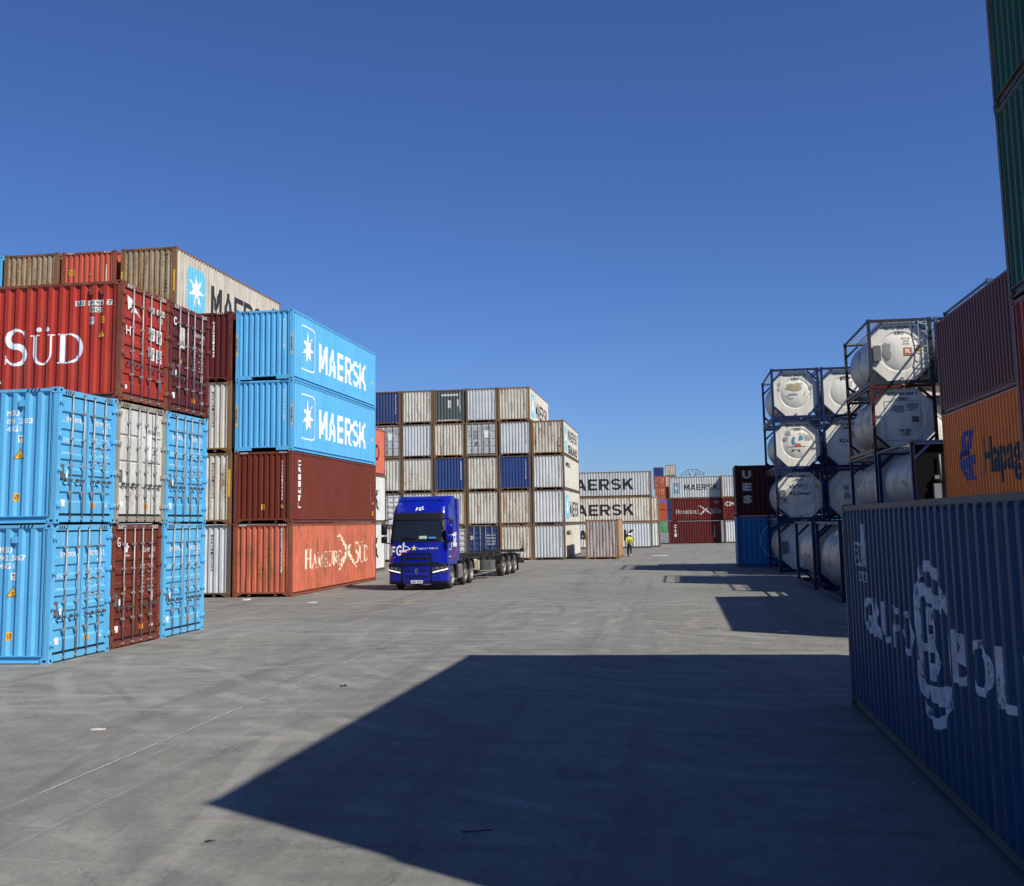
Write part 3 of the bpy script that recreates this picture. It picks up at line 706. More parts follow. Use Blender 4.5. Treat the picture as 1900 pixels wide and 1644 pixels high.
# ---------------------------------------------------------------- ground
def ground_material():
    m = bpy.data.materials.new('yard_concrete'); m.use_nodes = True; t = m.node_tree; b = t.nodes['Principled BSDF']
    tc = N(t, 'ShaderNodeTexCoord'); P = tc.outputs['Object']
    def noise(scale, stretch=(1, 1, 1), rot=0, detail=6, rough=.6, dist=0.0):
        mp = N(t, 'ShaderNodeMapping'); mp.inputs['Scale'].default_value = stretch; mp.inputs['Rotation'].default_value = (0, 0, rot); t.links.new(P, mp.inputs['Vector'])
        n = N(t, 'ShaderNodeTexNoise'); n.inputs['Scale'].default_value = scale; n.inputs['Detail'].default_value = detail; n.inputs['Roughness'].default_value = rough; n.inputs['Distortion'].default_value = dist
        t.links.new(mp.outputs[0], n.inputs['Vector']); return n.outputs['Fac']
    grain = noise(60, detail=8, rough=.8); grit = noise(17, detail=9, rough=.78); mid = noise(1.9, detail=10, rough=.70); big = noise(.13, detail=6, rough=.6)
    col = mixc(t, ramp(t, big, .32, .68), (.168, .163, .144), (.214, .208, .186))
    col = mixc(t, mathn(t, 'MULTIPLY', ramp(t, mid, .42, .66), .55), col, (.132, .128, .114))
    # tyre-polished sweeps and turning arcs
    def arcs(cx, cy, scale, lo, hi, gate, amt, c):
        nonlocal col
        mp = N(t, 'ShaderNodeMapping'); mp.inputs['Location'].default_value = (-cx, -cy, 0); t.links.new(P, mp.inputs['Vector'])
        wv = N(t, 'ShaderNodeTexWave'); wv.wave_type = 'RINGS'; wv.rings_direction = 'Z'; wv.inputs['Scale'].default_value = scale; wv.inputs['Distortion'].default_value = 5.5; wv.inputs['Detail'].default_value = 4; wv.inputs['Detail Scale'].default_value = .35
        t.links.new(mp.outputs[0], wv.inputs['Vector'])
        g_ = ramp(t, noise(*gate), .44, .62); col = mixc(t, mathn(t, 'MULTIPLY', mathn(t, 'MULTIPLY', ramp(t, wv.outputs['Fac'], lo, hi), g_), amt), col, c)
    arcs(-20, 2, .23, .62, .95, (.35, (1, 1, 1), 0, 5, .6), .42, (.10, .097, .088)); arcs(6, 30, .30, .66, .98, (.5, (1, 1, 1), R(40), 5, .6), .45, (.29, .282, .255)); arcs(-2, -9, .35, .7, .98, (.28, (1, 1, 1), R(10), 5, .6), .40, (.10, .097, .088))
    sw1 = noise(.55, (1.0, .10, 1), R(-14), 8, .68, .8); sw2 = noise(.9, (.12, 1.0, 1), R(18), 8, .68, 1.2); sw3 = noise(.8, (1.2, .07, 1), R(30), 7, .62, .5)
    col = mixc(t, mathn(t, 'MULTIPLY', ramp(t, sw1, .52, .66), .50), col, (.108, .104, .094))
    col = mixc(t, mathn(t, 'MULTIPLY', ramp(t, sw2, .53, .68), .50), col, (.285, .277, .250))
    col = mixc(t, mathn(t, 'MULTIPLY', ramp(t, sw3, .54, .66), .45), col, (.105, .101, .092))
    def track(cx, cy, r, w_, amt, c, g_):
        nonlocal col
        cmb = N(t, 'ShaderNodeVectorMath', operation='DISTANCE'); t.links.new(P, cmb.inputs[0]); cmb.inputs[1].default_value = (cx, cy, 0)
        wv = swerve
        d = mathn(t, 'ABSOLUTE', mathn(t, 'ADD', mathn(t, 'SUBTRACT', cmb.outputs['Value'], r), wv)); mk = mathn(t, 'SUBTRACT', 1.0, ramp(t, d, w_*.45, w_))
        col = mixc(t, mathn(t, 'MULTIPLY', mathn(t, 'MULTIPLY', mk, worn), amt), col, c)
    swerve = mathn(t, 'MULTIPLY', mathn(t, 'SUBTRACT', noise(.10, detail=1), .5), 1.6); worn = ramp(t, noise(.24, (1, 1, 1), R(33), 6, .65), .40, .62)
    pal = (.285, .277, .250); drk = (.095, .092, .084)
    for i, (cx, cy, r) in enumerate(((-13, 38, 19.5), (-13, 38, 21.6), (-18, 34, 14.4), (-18, 34, 16.4), (3, 54, 25), (3, 54, 27.1), (-24, 8, 17.5), (-24, 8, 19.6), (2, -6, 24.0), (2, -6, 26.0), (-4, 52, 11.5), (-4, 52, 13.5), (-12, 58, 21), (-12, 58, 23))):
        track(cx, cy, r, .17 if i % 3 else .11, .42, pal if i % 2 else drk, 0)
    # pale scuffs, chips, dark oily patches
    sc = noise(2.3, (1, .35, 1), R(40), 11, .76)
    col = mixc(t, mathn(t, 'MULTIPLY', ramp(t, sc, .645, .70), .8), col, (.37, .35, .31))
    col = mixc(t, mathn(t, 'MULTIPLY', ramp(t, noise(6.5, (1, 1, 1), 0, 5, .6), .735, .76), .9), col, (.46, .44, .40))
    oil = noise(.55, (1, 1, 1), 0, 9, .68); pat = mathn(t, 'MULTIPLY', ramp(t, oil, .59, .67), ramp(t, mid, .3, .6))
    col = mixc(t, mathn(t, 'MULTIPLY', pat, .5), col, (.046, .044, .042))
    fs = noise(4.2, (1, .40, 1), R(62), 10, .82); col = mixc(t, mathn(t, 'MULTIPLY', ramp(t, fs, .52, .66), .50), col, (.108, .104, .093)); fs2 = noise(5.1, (1, .35, 1), R(75), 10, .82); col = mixc(t, mathn(t, 'MULTIPLY', ramp(t, fs2, .55, .68), .50), col, (.29, .28, .252))
    # hairline cracks
    vo = N(t, 'ShaderNodeTexVoronoi'); vo.feature = 'DISTANCE_TO_EDGE'; vo.inputs['Scale'].default_value = .16
    va = N(t, 'ShaderNodeVectorMath', operation='ADD'); vn = N(t, 'ShaderNodeTexNoise'); vn.inputs['Scale'].default_value = .9; vn.inputs['Detail'].default_value = 7; vn.inputs['Roughness'].default_value = .65
    t.links.new(P, vn.inputs['Vector']); vs_ = N(t, 'ShaderNodeVectorMath', operation='SCALE'); vs_.inputs['Scale'].default_value = 1.6; t.links.new(vn.outputs['Color'], vs_.inputs[0]); t.links.new(P, va.inputs[0]); t.links.new(vs_.outputs[0], va.inputs[1]); t.links.new(va.outputs[0], vo.inputs['Vector'])
    ck = mathn(t, 'SUBTRACT', 1.0, ramp(t, vo.outputs['Distance'], .0005, .0028)); ck = mathn(t, 'MULTIPLY', ck, ramp(t, noise(.25, (1, 1, 1), R(70), 3), .47, .56))
    col = mixc(t, mathn(t, 'MULTIPLY', ck, .45), col, (.045, .043, .040))
    # scratches: thin bright lines from the ridges of a long noise
    for (sx, sy, rot, amt) in ((5.0, .05, R(-35), .6), (4.0, .04, R(20), .5), (3.0, .05, R(-8), .45)):
        n = noise(1.0, (sx, sy, 1), rot, 2, .4); rid = mathn(t, 'ABSOLUTE', mathn(t, 'SUBTRACT', n, .5)); ln = mathn(t, 'SUBTRACT', 1.0, ramp(t, rid, 0, .0024))
        gate = ramp(t, noise(.33, (1, 1, 1), R(50+sx*9)), .53, .62)
        col = mixc(t, mathn(t, 'MULTIPLY', mathn(t, 'MULTIPLY', ln, gate), amt), col, (.36, .34, .31))
    # poured-slab joints: straight pale dusty seams with broken edges
    sep = N(t, 'ShaderNodeSeparateXYZ'); t.links.new(P, sep.inputs[0])
    wob = mathn(t, 'MULTIPLY', mathn(t, 'SUBTRACT', noise(4.5, detail=9, rough=.75), .5), .11)
    def seam(pos, axis, width, strength, c):
        nonlocal col
        d = mathn(t, 'ABSOLUTE', mathn(t, 'ADD', mathn(t, 'SUBTRACT', sep.outputs[axis], pos), wob))
        mk = mathn(t, 'SUBTRACT', 1.0, ramp(t, d, width*.4, width)); mk = mathn(t, 'MULTIPLY', mk, mathn(t, 'MULTIPLY', ramp(t, noise(1.3, detail=6), .40, .58), strength))
        col = mixc(t, mk, col, c)
    seam(-6.72, 0, .026, .85, (.33, .32, .29)); seam(-6.69, 0, .014, .9, (.05, .048, .044)); seam(-5.85, 0, .03, .30, (.30, .29, .26))
    seam(-5.1, 0, .05, .22, (.25, .24, .22)); seam(23.0, 1, .04, .25, (.26, .25, .235))
    gm = N(t, 'ShaderNodeMapRange'); gm.inputs['From Min'].default_value = .3; gm.inputs['From Max'].default_value = .7; gm.inputs['To Min'].default_value = .62; gm.inputs['To Max'].default_value = 1.42
    t.links.new(mathn(t, 'ADD', mathn(t, 'MULTIPLY', grain, .45), mathn(t, 'MULTIPLY', grit, .55)), gm.inputs['Value'])
    vm = N(t, 'ShaderNodeVectorMath', operation='SCALE'); t.links.new(col, vm.inputs[0]); t.links.new(gm.outputs[0], vm.inputs['Scale'])
    t.links.new(vm.outputs[0], b.inputs['Base Color']); b.inputs['Roughness'].default_value = .82; b.inputs['Specular IOR Level'].default_value = .3
    bu = N(t, 'ShaderNodeBump'); bu.inputs['Strength'].default_value = .5; bu.inputs['Distance'].default_value = .006; t.links.new(grain, bu.inputs['Height'])
    bu2 = N(t, 'ShaderNodeBump'); bu2.inputs['Strength'].default_value = .35; bu2.inputs['Distance'].default_value = .03; t.links.new(mid, bu2.inputs['Height']); t.links.new(bu.outputs[0], bu2.inputs['Normal'])
    t.links.new(bu2.outputs[0], b.inputs['Normal']); return m
g = MB(); g.poly([(-900, -300, 0), (900, -300, 0), (900, 2500, 0), (-900, 2500, 0)])
tag(g.build('ground', ground_material()), kind='structure')

# ================================================================ LEFT: near block, doors towards the lane
HC, STD, L40, L20 = 2.896, 2.591, 12.192, 6.058
X1, Y1, GP = -13.0, 21.45, .087
def col_y(k): return Y1+CW/2+k*(CW+GP)
NG = 'containers of the near left block'
def near(label, k, lvl, st, dx=0, dy=0, **kw):
    return container(label, X1-L40/2+dx, col_y(k)+dy, lvl*HC, 0, L40, HC, st, near=True, group=NG, cut=True, **kw)
def blue_marks(t, code, big):
    hazard(t, 'door', L40, HC); hazard(t, 'side', L40, HC, inset=.45, n=4)
    door_marks(t, L40, HC, 'star', code, '45G1')
    k = dict(L=L40)
    a, b_, c = big
    lettering(t, 'side', L40, a, L40-1.21, L40-.93, 2.30, 2.42, M_WHITE, .02); lettering(t, 'side', L40, b_, L40-1.21, L40-.62, 2.13, 2.25, M_WHITE, .02)
    lettering(t, 'side', L40, '45G1', L40-1.21, L40-.88, 1.96, 2.08, M_WHITE, .02)
    box_label(t, 'side', L40, L40-.93, 1.73, .13, .15, M_WHITE, 'MX\n3.0')
    tri_label(t, 'side', L40, L40-.88, 1.38, .24); box_label(t, 'side', L40, L40-.98, .48, .12, .17, M_YEL, '2.9m\n9\'6"')
    b = MB(); b.box(L40/2-.92, L40/2-.80, -CW/2-.012, -CW/2+.02, 2.50, 2.64); b.build('vent', [ST['sky_blue']['p']], t)
t = near('sky-blue container at the bottom corner of the near left block, nearest the camera', 0, 0, 'sky_blue', doors='ribbed'); blue_marks(t, 'MRSU 902 586 7', ('MRSU', '902 5867', ''))
t = near('sky-blue container stacked on the nearest corner one, below the big red side', 0, 1, 'sky_blue', .05, 0, doors='ribbed'); blue_marks(t, 'MRSU 891 260 3', ('MRSU', '891 2603', ''))
t = near('red-brown container with closed doors on the ground between two sky-blue door ends', 1, 0, 'brown_light', -.03, doors='ribbed')
hazard(t, 'door', L40, HC, M_OLDWHITE); door_marks(t, L40, HC, None, 'TLLU 447 126 7', '45G1', M_OLDWHITE)
decal('lettering', join(ring(.36, 2.45, .09, .11, .03, 60, 330), rect(.33, .42, 2.42, 2.45)), M_WHITE, t, 'door', L40, False, .004, .035)
lettering(t, 'door', L40, 'TRITON', .62, .86, 2.10, 2.15, M_WHITE, .02, False, .035); decal('logo_mark', polyart([[(.66, 2.2), (.76, 2.2), (.76, 2.42), (.70, 2.42), (.70, 2.3), (.66, 2.3)], [(.78, 2.28), (.84, 2.34), (.78, 2.36)]]), M_WHITE, t, 'door', L40, False, .004, .035)
tri_label(t, 'door', L40, .66, 1.30, .17, False, .035); box_label(t, 'door', L40, 1.95, 1.0, .12, .26, M_WHITE, None, False, .035)
t = near('dirty white container with black seams on its doors, above the red-brown door end', 1, 1, 'white_door', .03, doors='four_panel')
hazard(t, 'door', L40, HC, M_INK); door_marks(t, L40, HC, None, 'MSKU 606 897 1', '45G1', M_INK, rows=3)
box_label(t, 'door', L40, 1.42, 1.56, .34, .66, M_WHITE, None, False, .035)
t = near('sky-blue container on the ground at the lane end of the near left block', 2, 0, 'sky_blue', doors='ribbed')
hazard(t, 'door', L40, HC); door_marks(t, L40, HC, 'star', 'MRSU 812 331 2', '45G1')
t = near('sky-blue container in the second tier, right below the dark brown door end', 2, 1, 'sky_blue', .02, doors='ribbed')
hazard(t, 'door', L40, HC); door_marks(t, L40, HC, 'star', 'MRSU 892 123 3', '45G1')
t = near('bright red container with large white serif letters on its side, third tier at left', 1, 2, 'red', .06, doors='ribbed')
sud = t
x0 = L40-3.04
a1 = roman_word('SÜD', .82)
decal('lettering', fit(a1, x0, x0+2.14, .92, 1.80), M_WHITE, t, 'side', L40)
decal('lettering', fit(roman_word('HAMBURG', .82), x0-6.6, x0-1.9, .92, 1.80), M_WHITE, t, 'side', L40)
XF = join(stroke([(0, .95), (.14, .99), (.26, .85), (.42, .66), (.52, .56), (.58, .48)], [.03, .07, .08, .11, .14, .05]), stroke([(.50, .52), (.34, .30), (.16, .06), (.10, 0)], [.12, .13, .06, .02]), stroke([(.5, .55), (.66, .38), (.82, .2), (1.0, .03)], [.16, .12, .08, .02]), stroke([(.44, .56), (.6, .63), (.70, .72)], [.05, .12, .03]))
decal('emblem', fit(XF, x0-1.75, x0-.05, .45, 2.0), M_WHITE, t, 'side', L40)
for i, (tx, u, w_, z) in enumerate((('SUDU', -1.42, .26, 2.30), ('691 916', -1.10, .42, 2.30), ('7', -.60, .12, 2.30), ('45G1', -1.05, .34, 2.13))):
    box_label(t, 'side', L40, L40+u+.20, z, w_, .13, M_OLDWHITE, tx)
box_label(t, 'side', L40, L40-.84, 1.84, .13, .18, M_OLDWHITE, '32.5\nT'); box_label(t, 'side', L40, L40-.55, 1.86, .10, .17, M_YEL, '2.9\n9.6'); tri_label(t, 'side', L40, L40-.52, 1.52, .22)
for du in (-.84, -.56):
    b = MB(); b.box(L40/2+du, L40/2+du+.09, -CW/2-.014, -CW/2+.02, 2.56, 2.74); b.build('vent', [ST['red']['f']], t)
hazard(t, 'door', L40, HC, M_OLDWHITE); door_marks(t, L40, HC, None, '', '', M_WHITE, plate=False, rows=0) if False else None
decal('emblem', polyart([[(.30, 2.58), (.52, 2.52), (.62, 2.44), (.55, 2.34), (.44, 2.28), (.34, 2.22)], [(.55, 2.34), (.72, 2.32), (.98, 2.10), (.80, 2.20), (.62, 2.22), (.50, 2.18)]]), M_WHITE, t, 'door', L40, False, .004, .035)
lettering(t, 'door', L40, 'H', .28, .50, 1.62, 1.84, M_WHITE, .01, False, .035)
for (u, z, w_, h_, tx) in ((1.42, 2.36, .26, .15, 'SUDU'), (1.80, 2.36, .42, .15, '691 916'), (1.90, 2.18, .22, .13, '45G1')): box_label(t, 'door', L40, u, z, w_, h_, M_OLDWHITE, tx, False, .035)
for (u, z) in ((1.42, 1.66), (1.42, 1.16)): box_label(t, 'door', L40, u, z, .30, .32, M_WHITE, 'MAX.GR\nTARE', False, .035); box_label(t, 'door', L40, u+.40, z-.03, .28, .34, M_WHITE, '32.500\n71.650\n3.900\n8.600', False, .035)
box_label(t, 'door', L40, 1.95, .44, .17, .32, M_GREYPLATE, None, False, .035); box_label(t, 'door', L40, .30, .30, .09, .10, M_WHITE, None, False, .035)
t = near('dark brown container with pale marks on its doors, beside the bright red one', 2, 2, 'maroon', .04, doors='ribbed')
hazard(t, 'door', L40, HC, M_OLDWHITE); door_marks(t, L40, HC, None, 'CAIU 919 318 1', '45G1', M_OLDWHITE)
box_label(t, 'door', L40, .62, 1.75, .3, .55, M_OLDWHITE, '^\nT\nCAPITAL', False, .035); decal('emblem', ring(.36, 2.42, .10, .11, .05, 40, 330), M_WHITE, t, 'door', L40, False, .004, .035)
tri_label(t, 'door', L40, .72, 1.32, .17, False, .035); box_label(t, 'door', L40, 1.95, .9, .12, .26, M_WHITE, None, False, .035)

# ================================================================ LEFT: second row, blind ends to the camera
X2, Y2 = -15.19, 41.91
R2 = 'containers of the second row on the left'
def row2(label, k, lvl, st, H=HC, gap=.13, dx=0, dy=0, z=None, near=True, **kw):
    return container(label, X2-CW/2-k*(CW+gap)+dx, Y2+L40/2+dy, lvl*HC if z is None else z, 90, L40, H, st, near=near, group=R2, **kw)
def std_code(t, mat, txt='MRKU 412 066 3 45G1', Hh=HC, u=2.0): vcode(t, 'blind', L40, txt.replace(' ', ''), u, Hh-.32, 1.5, mat, .055)
for lvl, lab in ((3, 'topmost sky-blue container with white star and white lettering on its lane side'), (2, 'lower of the two sky-blue containers with white star lettering, above the brown one')):
    t = row2(lab, 0, lvl, 'sky_blue', cut=True)
    hazard(t, 'blind', L40, HC); vcode(t, 'blind', L40, 'MRSU7402215', 2.02, 2.5, 1.3, M_WHITE, .06)
    decal('hazard_marking', join(*[rect(.02, .09, 1.0, 1.9), rect(2.35, 2.42, 1.0, 1.9)]), M_YEL, t, 'blind', L40, False, .004, .004)
    vcode(t, 'blind', L40, '9-6HIGH', .03, 1.75, .6, M_INK, .05, conform=False, fd=0); vcode(t, 'blind', L40, '9-6HIGH', 2.36, 1.75, .6, M_INK, .05, conform=False, fd=0)
    star_logo(t, 'side', L40, 1.05, 2.75, .55, 2.45, M_WHITE, M_WHITE, True, rs=.76)
    decal('lettering', fit(block_word('MAERSK'), 3.25, 10.45, .72, 1.98), M_WHITE, t, 'side', L40)
    vcode(t, 'side', L40, 'MRSU74022', 11.25, 2.5, .8, M_WHITE, .10); box_label(t, 'side', L40, L40-.6, 1.2, .1, .14, M_YEL)
t = row2('plain brown container with white letter column, between sky-blue and salmon ones', 0, 1, 'brown_light')
hazard(t, 'blind', L40, HC, M_OLDWHITE); vcode(t, 'blind', L40, 'CAXU8134055', 2.0, 2.5, 1.6, M_WHITE, .055); box_label(t, 'blind', L40, 1.16, .55, .14, .22, M_YEL, '2.9'); tri_label(t, 'blind', L40, 2.02, .6, .2)
vcode(t, 'side', L40, 'CAIINTL', .75, 2.55, 2.0, M_WHITE, .34, .05); vcode(t, 'side', L40, 'CAXU8134', 11.2, 1.9, 1.1, M_WHITE, .09); box_label(t, 'side', L40, 11.6, .35, .12, .2, M_YEL, '2.9'); tri_label(t, 'side', L40, 11.7, .9, .18)
t = row2('faded salmon container with cream serif lettering and bird emblem, on the ground', 0, 0, 'salmon')
hazard(t, 'blind', L40, HC, M_OLDWHITE); box_label(t, 'blind', L40, 1.95, .95, .10, 1.75, M_OLDWHITE); vcode(t, 'blind', L40, 'SUDU5108837', 1.97, 2.6, 1.6, M_INK, .05)
CREAM = simple('faded_cream_marking', (.76, .64, .48), .6, vary=.15, chips=((.5, .14, .09), .60))
decal('lettering', fit(roman_word('HAMBURG', .80), 1.63, 6.75, 1.0, 1.82), CREAM, t, 'side', L40); decal('lettering', fit(roman_word('SÜD', .82), 8.6, 10.85, 1.0, 2.0), CREAM, t, 'side', L40)
decal('emblem', fit(XF, 5.9, 8.9, .75, 2.35), CREAM, t, 'side', L40); box_label(t, 'side', L40, 11.45, 1.0, .06, 1.3, M_OLDWHITE)
for lvl, st, lab in ((0, 'grey_c', 'pale blue-grey container on the ground, squeezed left of the salmon one'), (1, 'cream', 'yellowish white ribbed container beside the plain brown one, behind the near block'), (2, 'cream', 'yellowish white ribbed container under the dark red one, beside the sky-blue ones'), (3, 'dark_maroon', 'dark red container with yellow label, left of the topmost sky-blue one')):
    t = row2(lab, 1, lvl, st if lvl < 3 else 'maroon', dx=-.02*lvl)
    hazard(t, 'blind', L40, HC, M_OLDWHITE if lvl == 3 else M_INK, inset=.35, n=4); vcode(t, 'blind', L40, 'MSKU8127734' if lvl < 3 else 'UACU5512043', 1.62, 2.5, 1.5, M_INK if lvl < 3 else M_WHITE, .06)
    if lvl == 3: box_label(t, 'blind', L40, 1.15, .55, .27, .34, M_YEL, '9\'6\n2.9'); tri_label(t, 'blind', L40, .92, 2.0, .22)
    if lvl == 1: decal('height_strip', rect(2.31, 2.40, 1.1, 2.2), M_YEL, t, 'blind', L40, False, .004, .004)
t = row2('weathered white container with blue star panel and dark lettering, highest on the left', 2, 4, 'tan_rusty', dx=0)
t.children[0].data.materials  # frame
side_w = paint('chalky_white_side', (.52, .475, .39), rust=.35, dirt=.5, dirtcol=(.3, .24, .16))
for c in t.children:
    if c.name.startswith('side_panel'): c.data = c.data.copy(); c.data.materials[0] = side_w
hazard(t, 'blind', L40, HC, M_INK); decal('height_strip', join(rect(.03, .10, 1.0, 1.9), rect(2.34, 2.41, 1.0, 1.9)), M_YEL, t, 'blind', L40, False, .004, .004); vcode(t, 'blind', L40, 'MSKU0276114', 2.0, 2.6, 1.7, M_INK, .06)
star_logo(t, 'side', L40, 1.18, 2.95, .45, 2.35, M_LBLUE, M_WHITE, rs=.82)
decal('lettering', fit(block_word('MAERSK'), 3.55, 10.9, .62, 2.0), M_INK, t, 'side', L40)
arts = [rect(11.1+.28*(k % 2), 11.3+.28*(k % 2), 2.3-.26*(k//2), 2.42-.26*(k//2)) for k in range(8)]
decal('identification_code', join(*arts), M_INK, t, 'side', L40)
t = row2('red container with yellow labels, top tier left of the weathered white one', 3, 4, 'red_weathered', dx=-.18, dy=.1)
hazard(t, 'blind', L40, HC, M_OLDWHITE); box_label(t, 'blind', L40, .30, 1.9, .30, .22, M_YEL, '9\'6"\n2.9m'); tri_label(t, 'blind', L40, 1.28, 1.85, .2); decal('identification_code', rect(2.0, 2.06, .5, 2.3), M_OLDWHITE, t, 'blind', L40)
t = row2('tan rust-streaked container, top tier between red and blue ones', 4, 4, 'tan_rusty', dx=-.15, dy=0)
hazard(t, 'blind', L40, HC, M_INK); decal('height_strip', join(rect(.03, .10, .4, 1.2), rect(2.34, 2.41, .4, 1.2)), M_YEL, t, 'blind', L40, False, .004, .004)
t = row2('sky-blue container at the left frame edge, top tier, only a sliver shows', 5, 4, 'sky_blue', dx=-.15, dy=.1); decal('height_strip', rect(2.34, 2.41, .4, 1.2), M_YEL, t, 'blind', L40, False, .004, .004)

# a small stack seen in the slit beside the second row
R3 = 'three-high stack behind the second row'
for lvl, st, lab in ((0, 'silver', 'white container on the ground in the slit beside the truck cab'), (1, 'silver', 'white container in the slit beside the truck mirror, second tier'), (2, 'salmon_pale', 'salmon red container topping the narrow slit behind the sky-blue ones')):
    t = container(lab, -18.1-CW/2, 60.6, lvl*HC, 90, L40, HC, st if lvl == 2 else 'grey_a', near=False, group=R3)
    if lvl < 2:
        t.children[1].data = t.children[1].data.copy(); t.children[1].data.materials[0] = paint('clean_white_side', (.66, .66, .64), rust=.1, dirt=.15)
        decal('lettering', fit(block_word('MAERSK'), 3.2, 10.6, .8, 2.0), M_INK, t, 'side', L40)
    else: lettering(t, 'side', L40, 'HAMBURG SUD', 2.0, 10.9, .9, 1.9, M_INK, .02)

# ================================================================ BACK: the long grey wall of 8'6" containers
X3, Y3, G3 = -8.21, 80.73, .055
GW = 'containers of the long grey wall'
ORD = ['bottom tier', 'second tier', 'third tier', 'fourth tier', 'top tier']
def wall(k, lvl, st, look, place, doors=None, **kw):
    rz = -90 if doors else 90
    t = container(f'{look}, {ORD[lvl]}, {place}', X3-CW/2-k*(CW+G3)+random.uniform(-.03, .03), Y3+L40/2+random.uniform(-.06, .06), lvl*STD, rz, L40, STD, st, doors=doors, group=GW, **kw)
    if not doors: vcode(t, 'blind', L40, 'MSKU%07d' % random.randint(1, 9999999), 2.02, 2.3, 1.5, M_INK if st not in ('royal', 'steel_blue', 'slate_green') else M_WHITE, .06, .02)
    return t
PL = ['rightmost grey wall column', 'second grey wall column from right', 'third grey wall column from right', 'fourth grey wall column from right', 'fifth grey wall column from right', 'sixth grey wall column from right']
GRID = {  # (column, tier): (style, look)
 (0, 0): ('grey_c', 'clean pale blue-white container'), (0, 1): ('grey_a', 'pale grey container with side star logo'), (0, 2): ('grey_a', 'pale grey container with black side letters'), (0, 3): ('grey_rusty', 'white container badly rusted below'),
 (1, 0): ('cream', 'cream container'), (1, 1): ('grey_rusty', 'white container with rust at its foot'), (1, 2): ('royal', 'royal blue container'), (1, 3): ('grey_c', 'pale blue-grey container'), (1, 4): ('cream', 'cream container with side star logo'),
 (2, 0): ('navy', 'navy container showing its doors'), (2, 1): ('grey_b', 'off-white container'), (2, 2): ('grey_b', 'off-white container between two blue ones'), (2, 3): ('silver', 'silver grey container showing its doors'), (2, 4): ('grey_c', 'clean bluish white container'),
 (3, 0): ('silver', 'silver container showing its doors'), (3, 1): ('cream', 'cream container above the cab'), (3, 2): ('royal', 'royal blue container'), (3, 3): ('cream', 'speckled cream container'), (3, 4): ('slate_green', 'dark slate green container with white patches'),
 (4, 1): ('grey_b', 'off-white container above the cab'), (4, 2): ('grey_b', 'off-white container'), (4, 3): ('grey_c', 'pale grey container'), (4, 4): ('grey_b', 'off-white container'),
 (5, 0): ('grey_a', 'grey container behind the mirror'), (5, 1): ('grey_a', 'grey container showing its doors'), (5, 2): ('grey_b', 'off-white container'), (5, 3): ('silver', 'grey container showing its doors'), (5, 4): ('steel_blue', 'dull dark blue container')}
GRID[(4, 0)] = ('cream', 'cream container behind the cab')
DO = {(2, 0): 'ribbed', (2, 3): 'four_panel', (3, 0): 'ribbed', (5, 1): 'ribbed', (5, 3): 'four_panel'}
for (k, lvl), (st, look) in sorted(GRID.items()):
    t = wall(k, lvl, st, look, PL[k], DO.get((k, lvl)))
    D = (k, lvl) in DO
    if D:
        a, b_, c = (k, lvl) == (2, 3), (k, lvl) == (2, 0), (k, lvl) == (5, 3)
        if a or c:
            box_label(t, 'door', L40, .60, 1.35, .42, .62, M_GREYPLATE if False else M_GALV, None, False, .035); box_label(t, 'door', L40, 1.46, 1.40, .34, .55, M_WHITE, None, False, .035); box_label(t, 'door', L40, .72, .80, .2, .28, M_GREYPLATE, None, False, .035)
            decal('round_sticker', ring(.36, 1.62, .13, .13, .04), M_GREYPLATE, t, 'door', L40, False, .004, .035)
            for i in range(3): lettering(t, 'door', L40, 'MSKU 606 89', 1.5, 2.1, 2.18-.12*i, 2.25-.12*i, M_INK, .01, False, .035)
        if b_:
            box_label(t, 'door', L40, .28, 1.55, .24, .30, M_WHITE, 'GS', False, .035)
            for i in range(4): lettering(t, 'door', L40, ['GESU 214 661 8', '22G1', 'MAX GROSS', 'TARE NET'][i], 1.5, 2.15, 1.82-.22*i, 1.92-.22*i, M_WHITE, .01, False, .035)
    if k == 0 or (k, lvl) == (1, 4):
        sm = paint('warm_white_side', (.58, .55, .47), rust=.2, dirt=.25, dirtcol=(.36, .3, .22))  # warmer off-white on one side panel only
        s_ = [c for c in t.children if c.name.startswith('side_panel')][0]; s_.data = s_.data.copy(); s_.data.materials[0] = sm
        for c in t.children:
            if c.name.startswith('side_panel') and c is not s_: pass
    if (k, lvl) in ((1, 4), (0, 1)):
        star_logo(t, 'side', L40, .9, 2.9, .35, 2.2, M_LBLUE, M_WHITE); decal('lettering', fit(block_word('MAERSK'), 3.6, 11.0, .55, 1.75), M_INK, t, 'side', L40)
    if (k, lvl) == (0, 3):
        star_logo(t, 'side', L40, .7, 2.3, .35, 2.2, M_LBLUE, M_WHITE); decal('lettering', fit(block_word('MAERSK'), 3.4, 11.0, 1.30, 2.15), M_INK, t, 'side', L40); lettering(t, 'side', L40, 'SEALAND', 3.4, 11.0, .25, .95, M_INK, .05)
    if (k, lvl) in ((0, 2), (0, 0)): lettering(t, 'side', L40, 'MSKU', 1.2, 4.6, 1.75, 2.1, M_INK, .05)
    if (k, lvl) == (3, 4):
        for r_ in (rect(.62, 1.9, 2.08, 2.22), rect(1.12, 1.36, 1.15, 1.75), rect(.3, 2.0, .20, .27), rect(1.85, 1.95, 1.3, 1.8)): decal('white_patch', r_, M_OLDWHITE, t, 'blind', L40)
    if (k, lvl) in ((1, 2), (3, 2)): decal('identification_code', rect(2.02, 2.08, .9, 2.3), M_OLDWHITE, t, 'blind', L40)

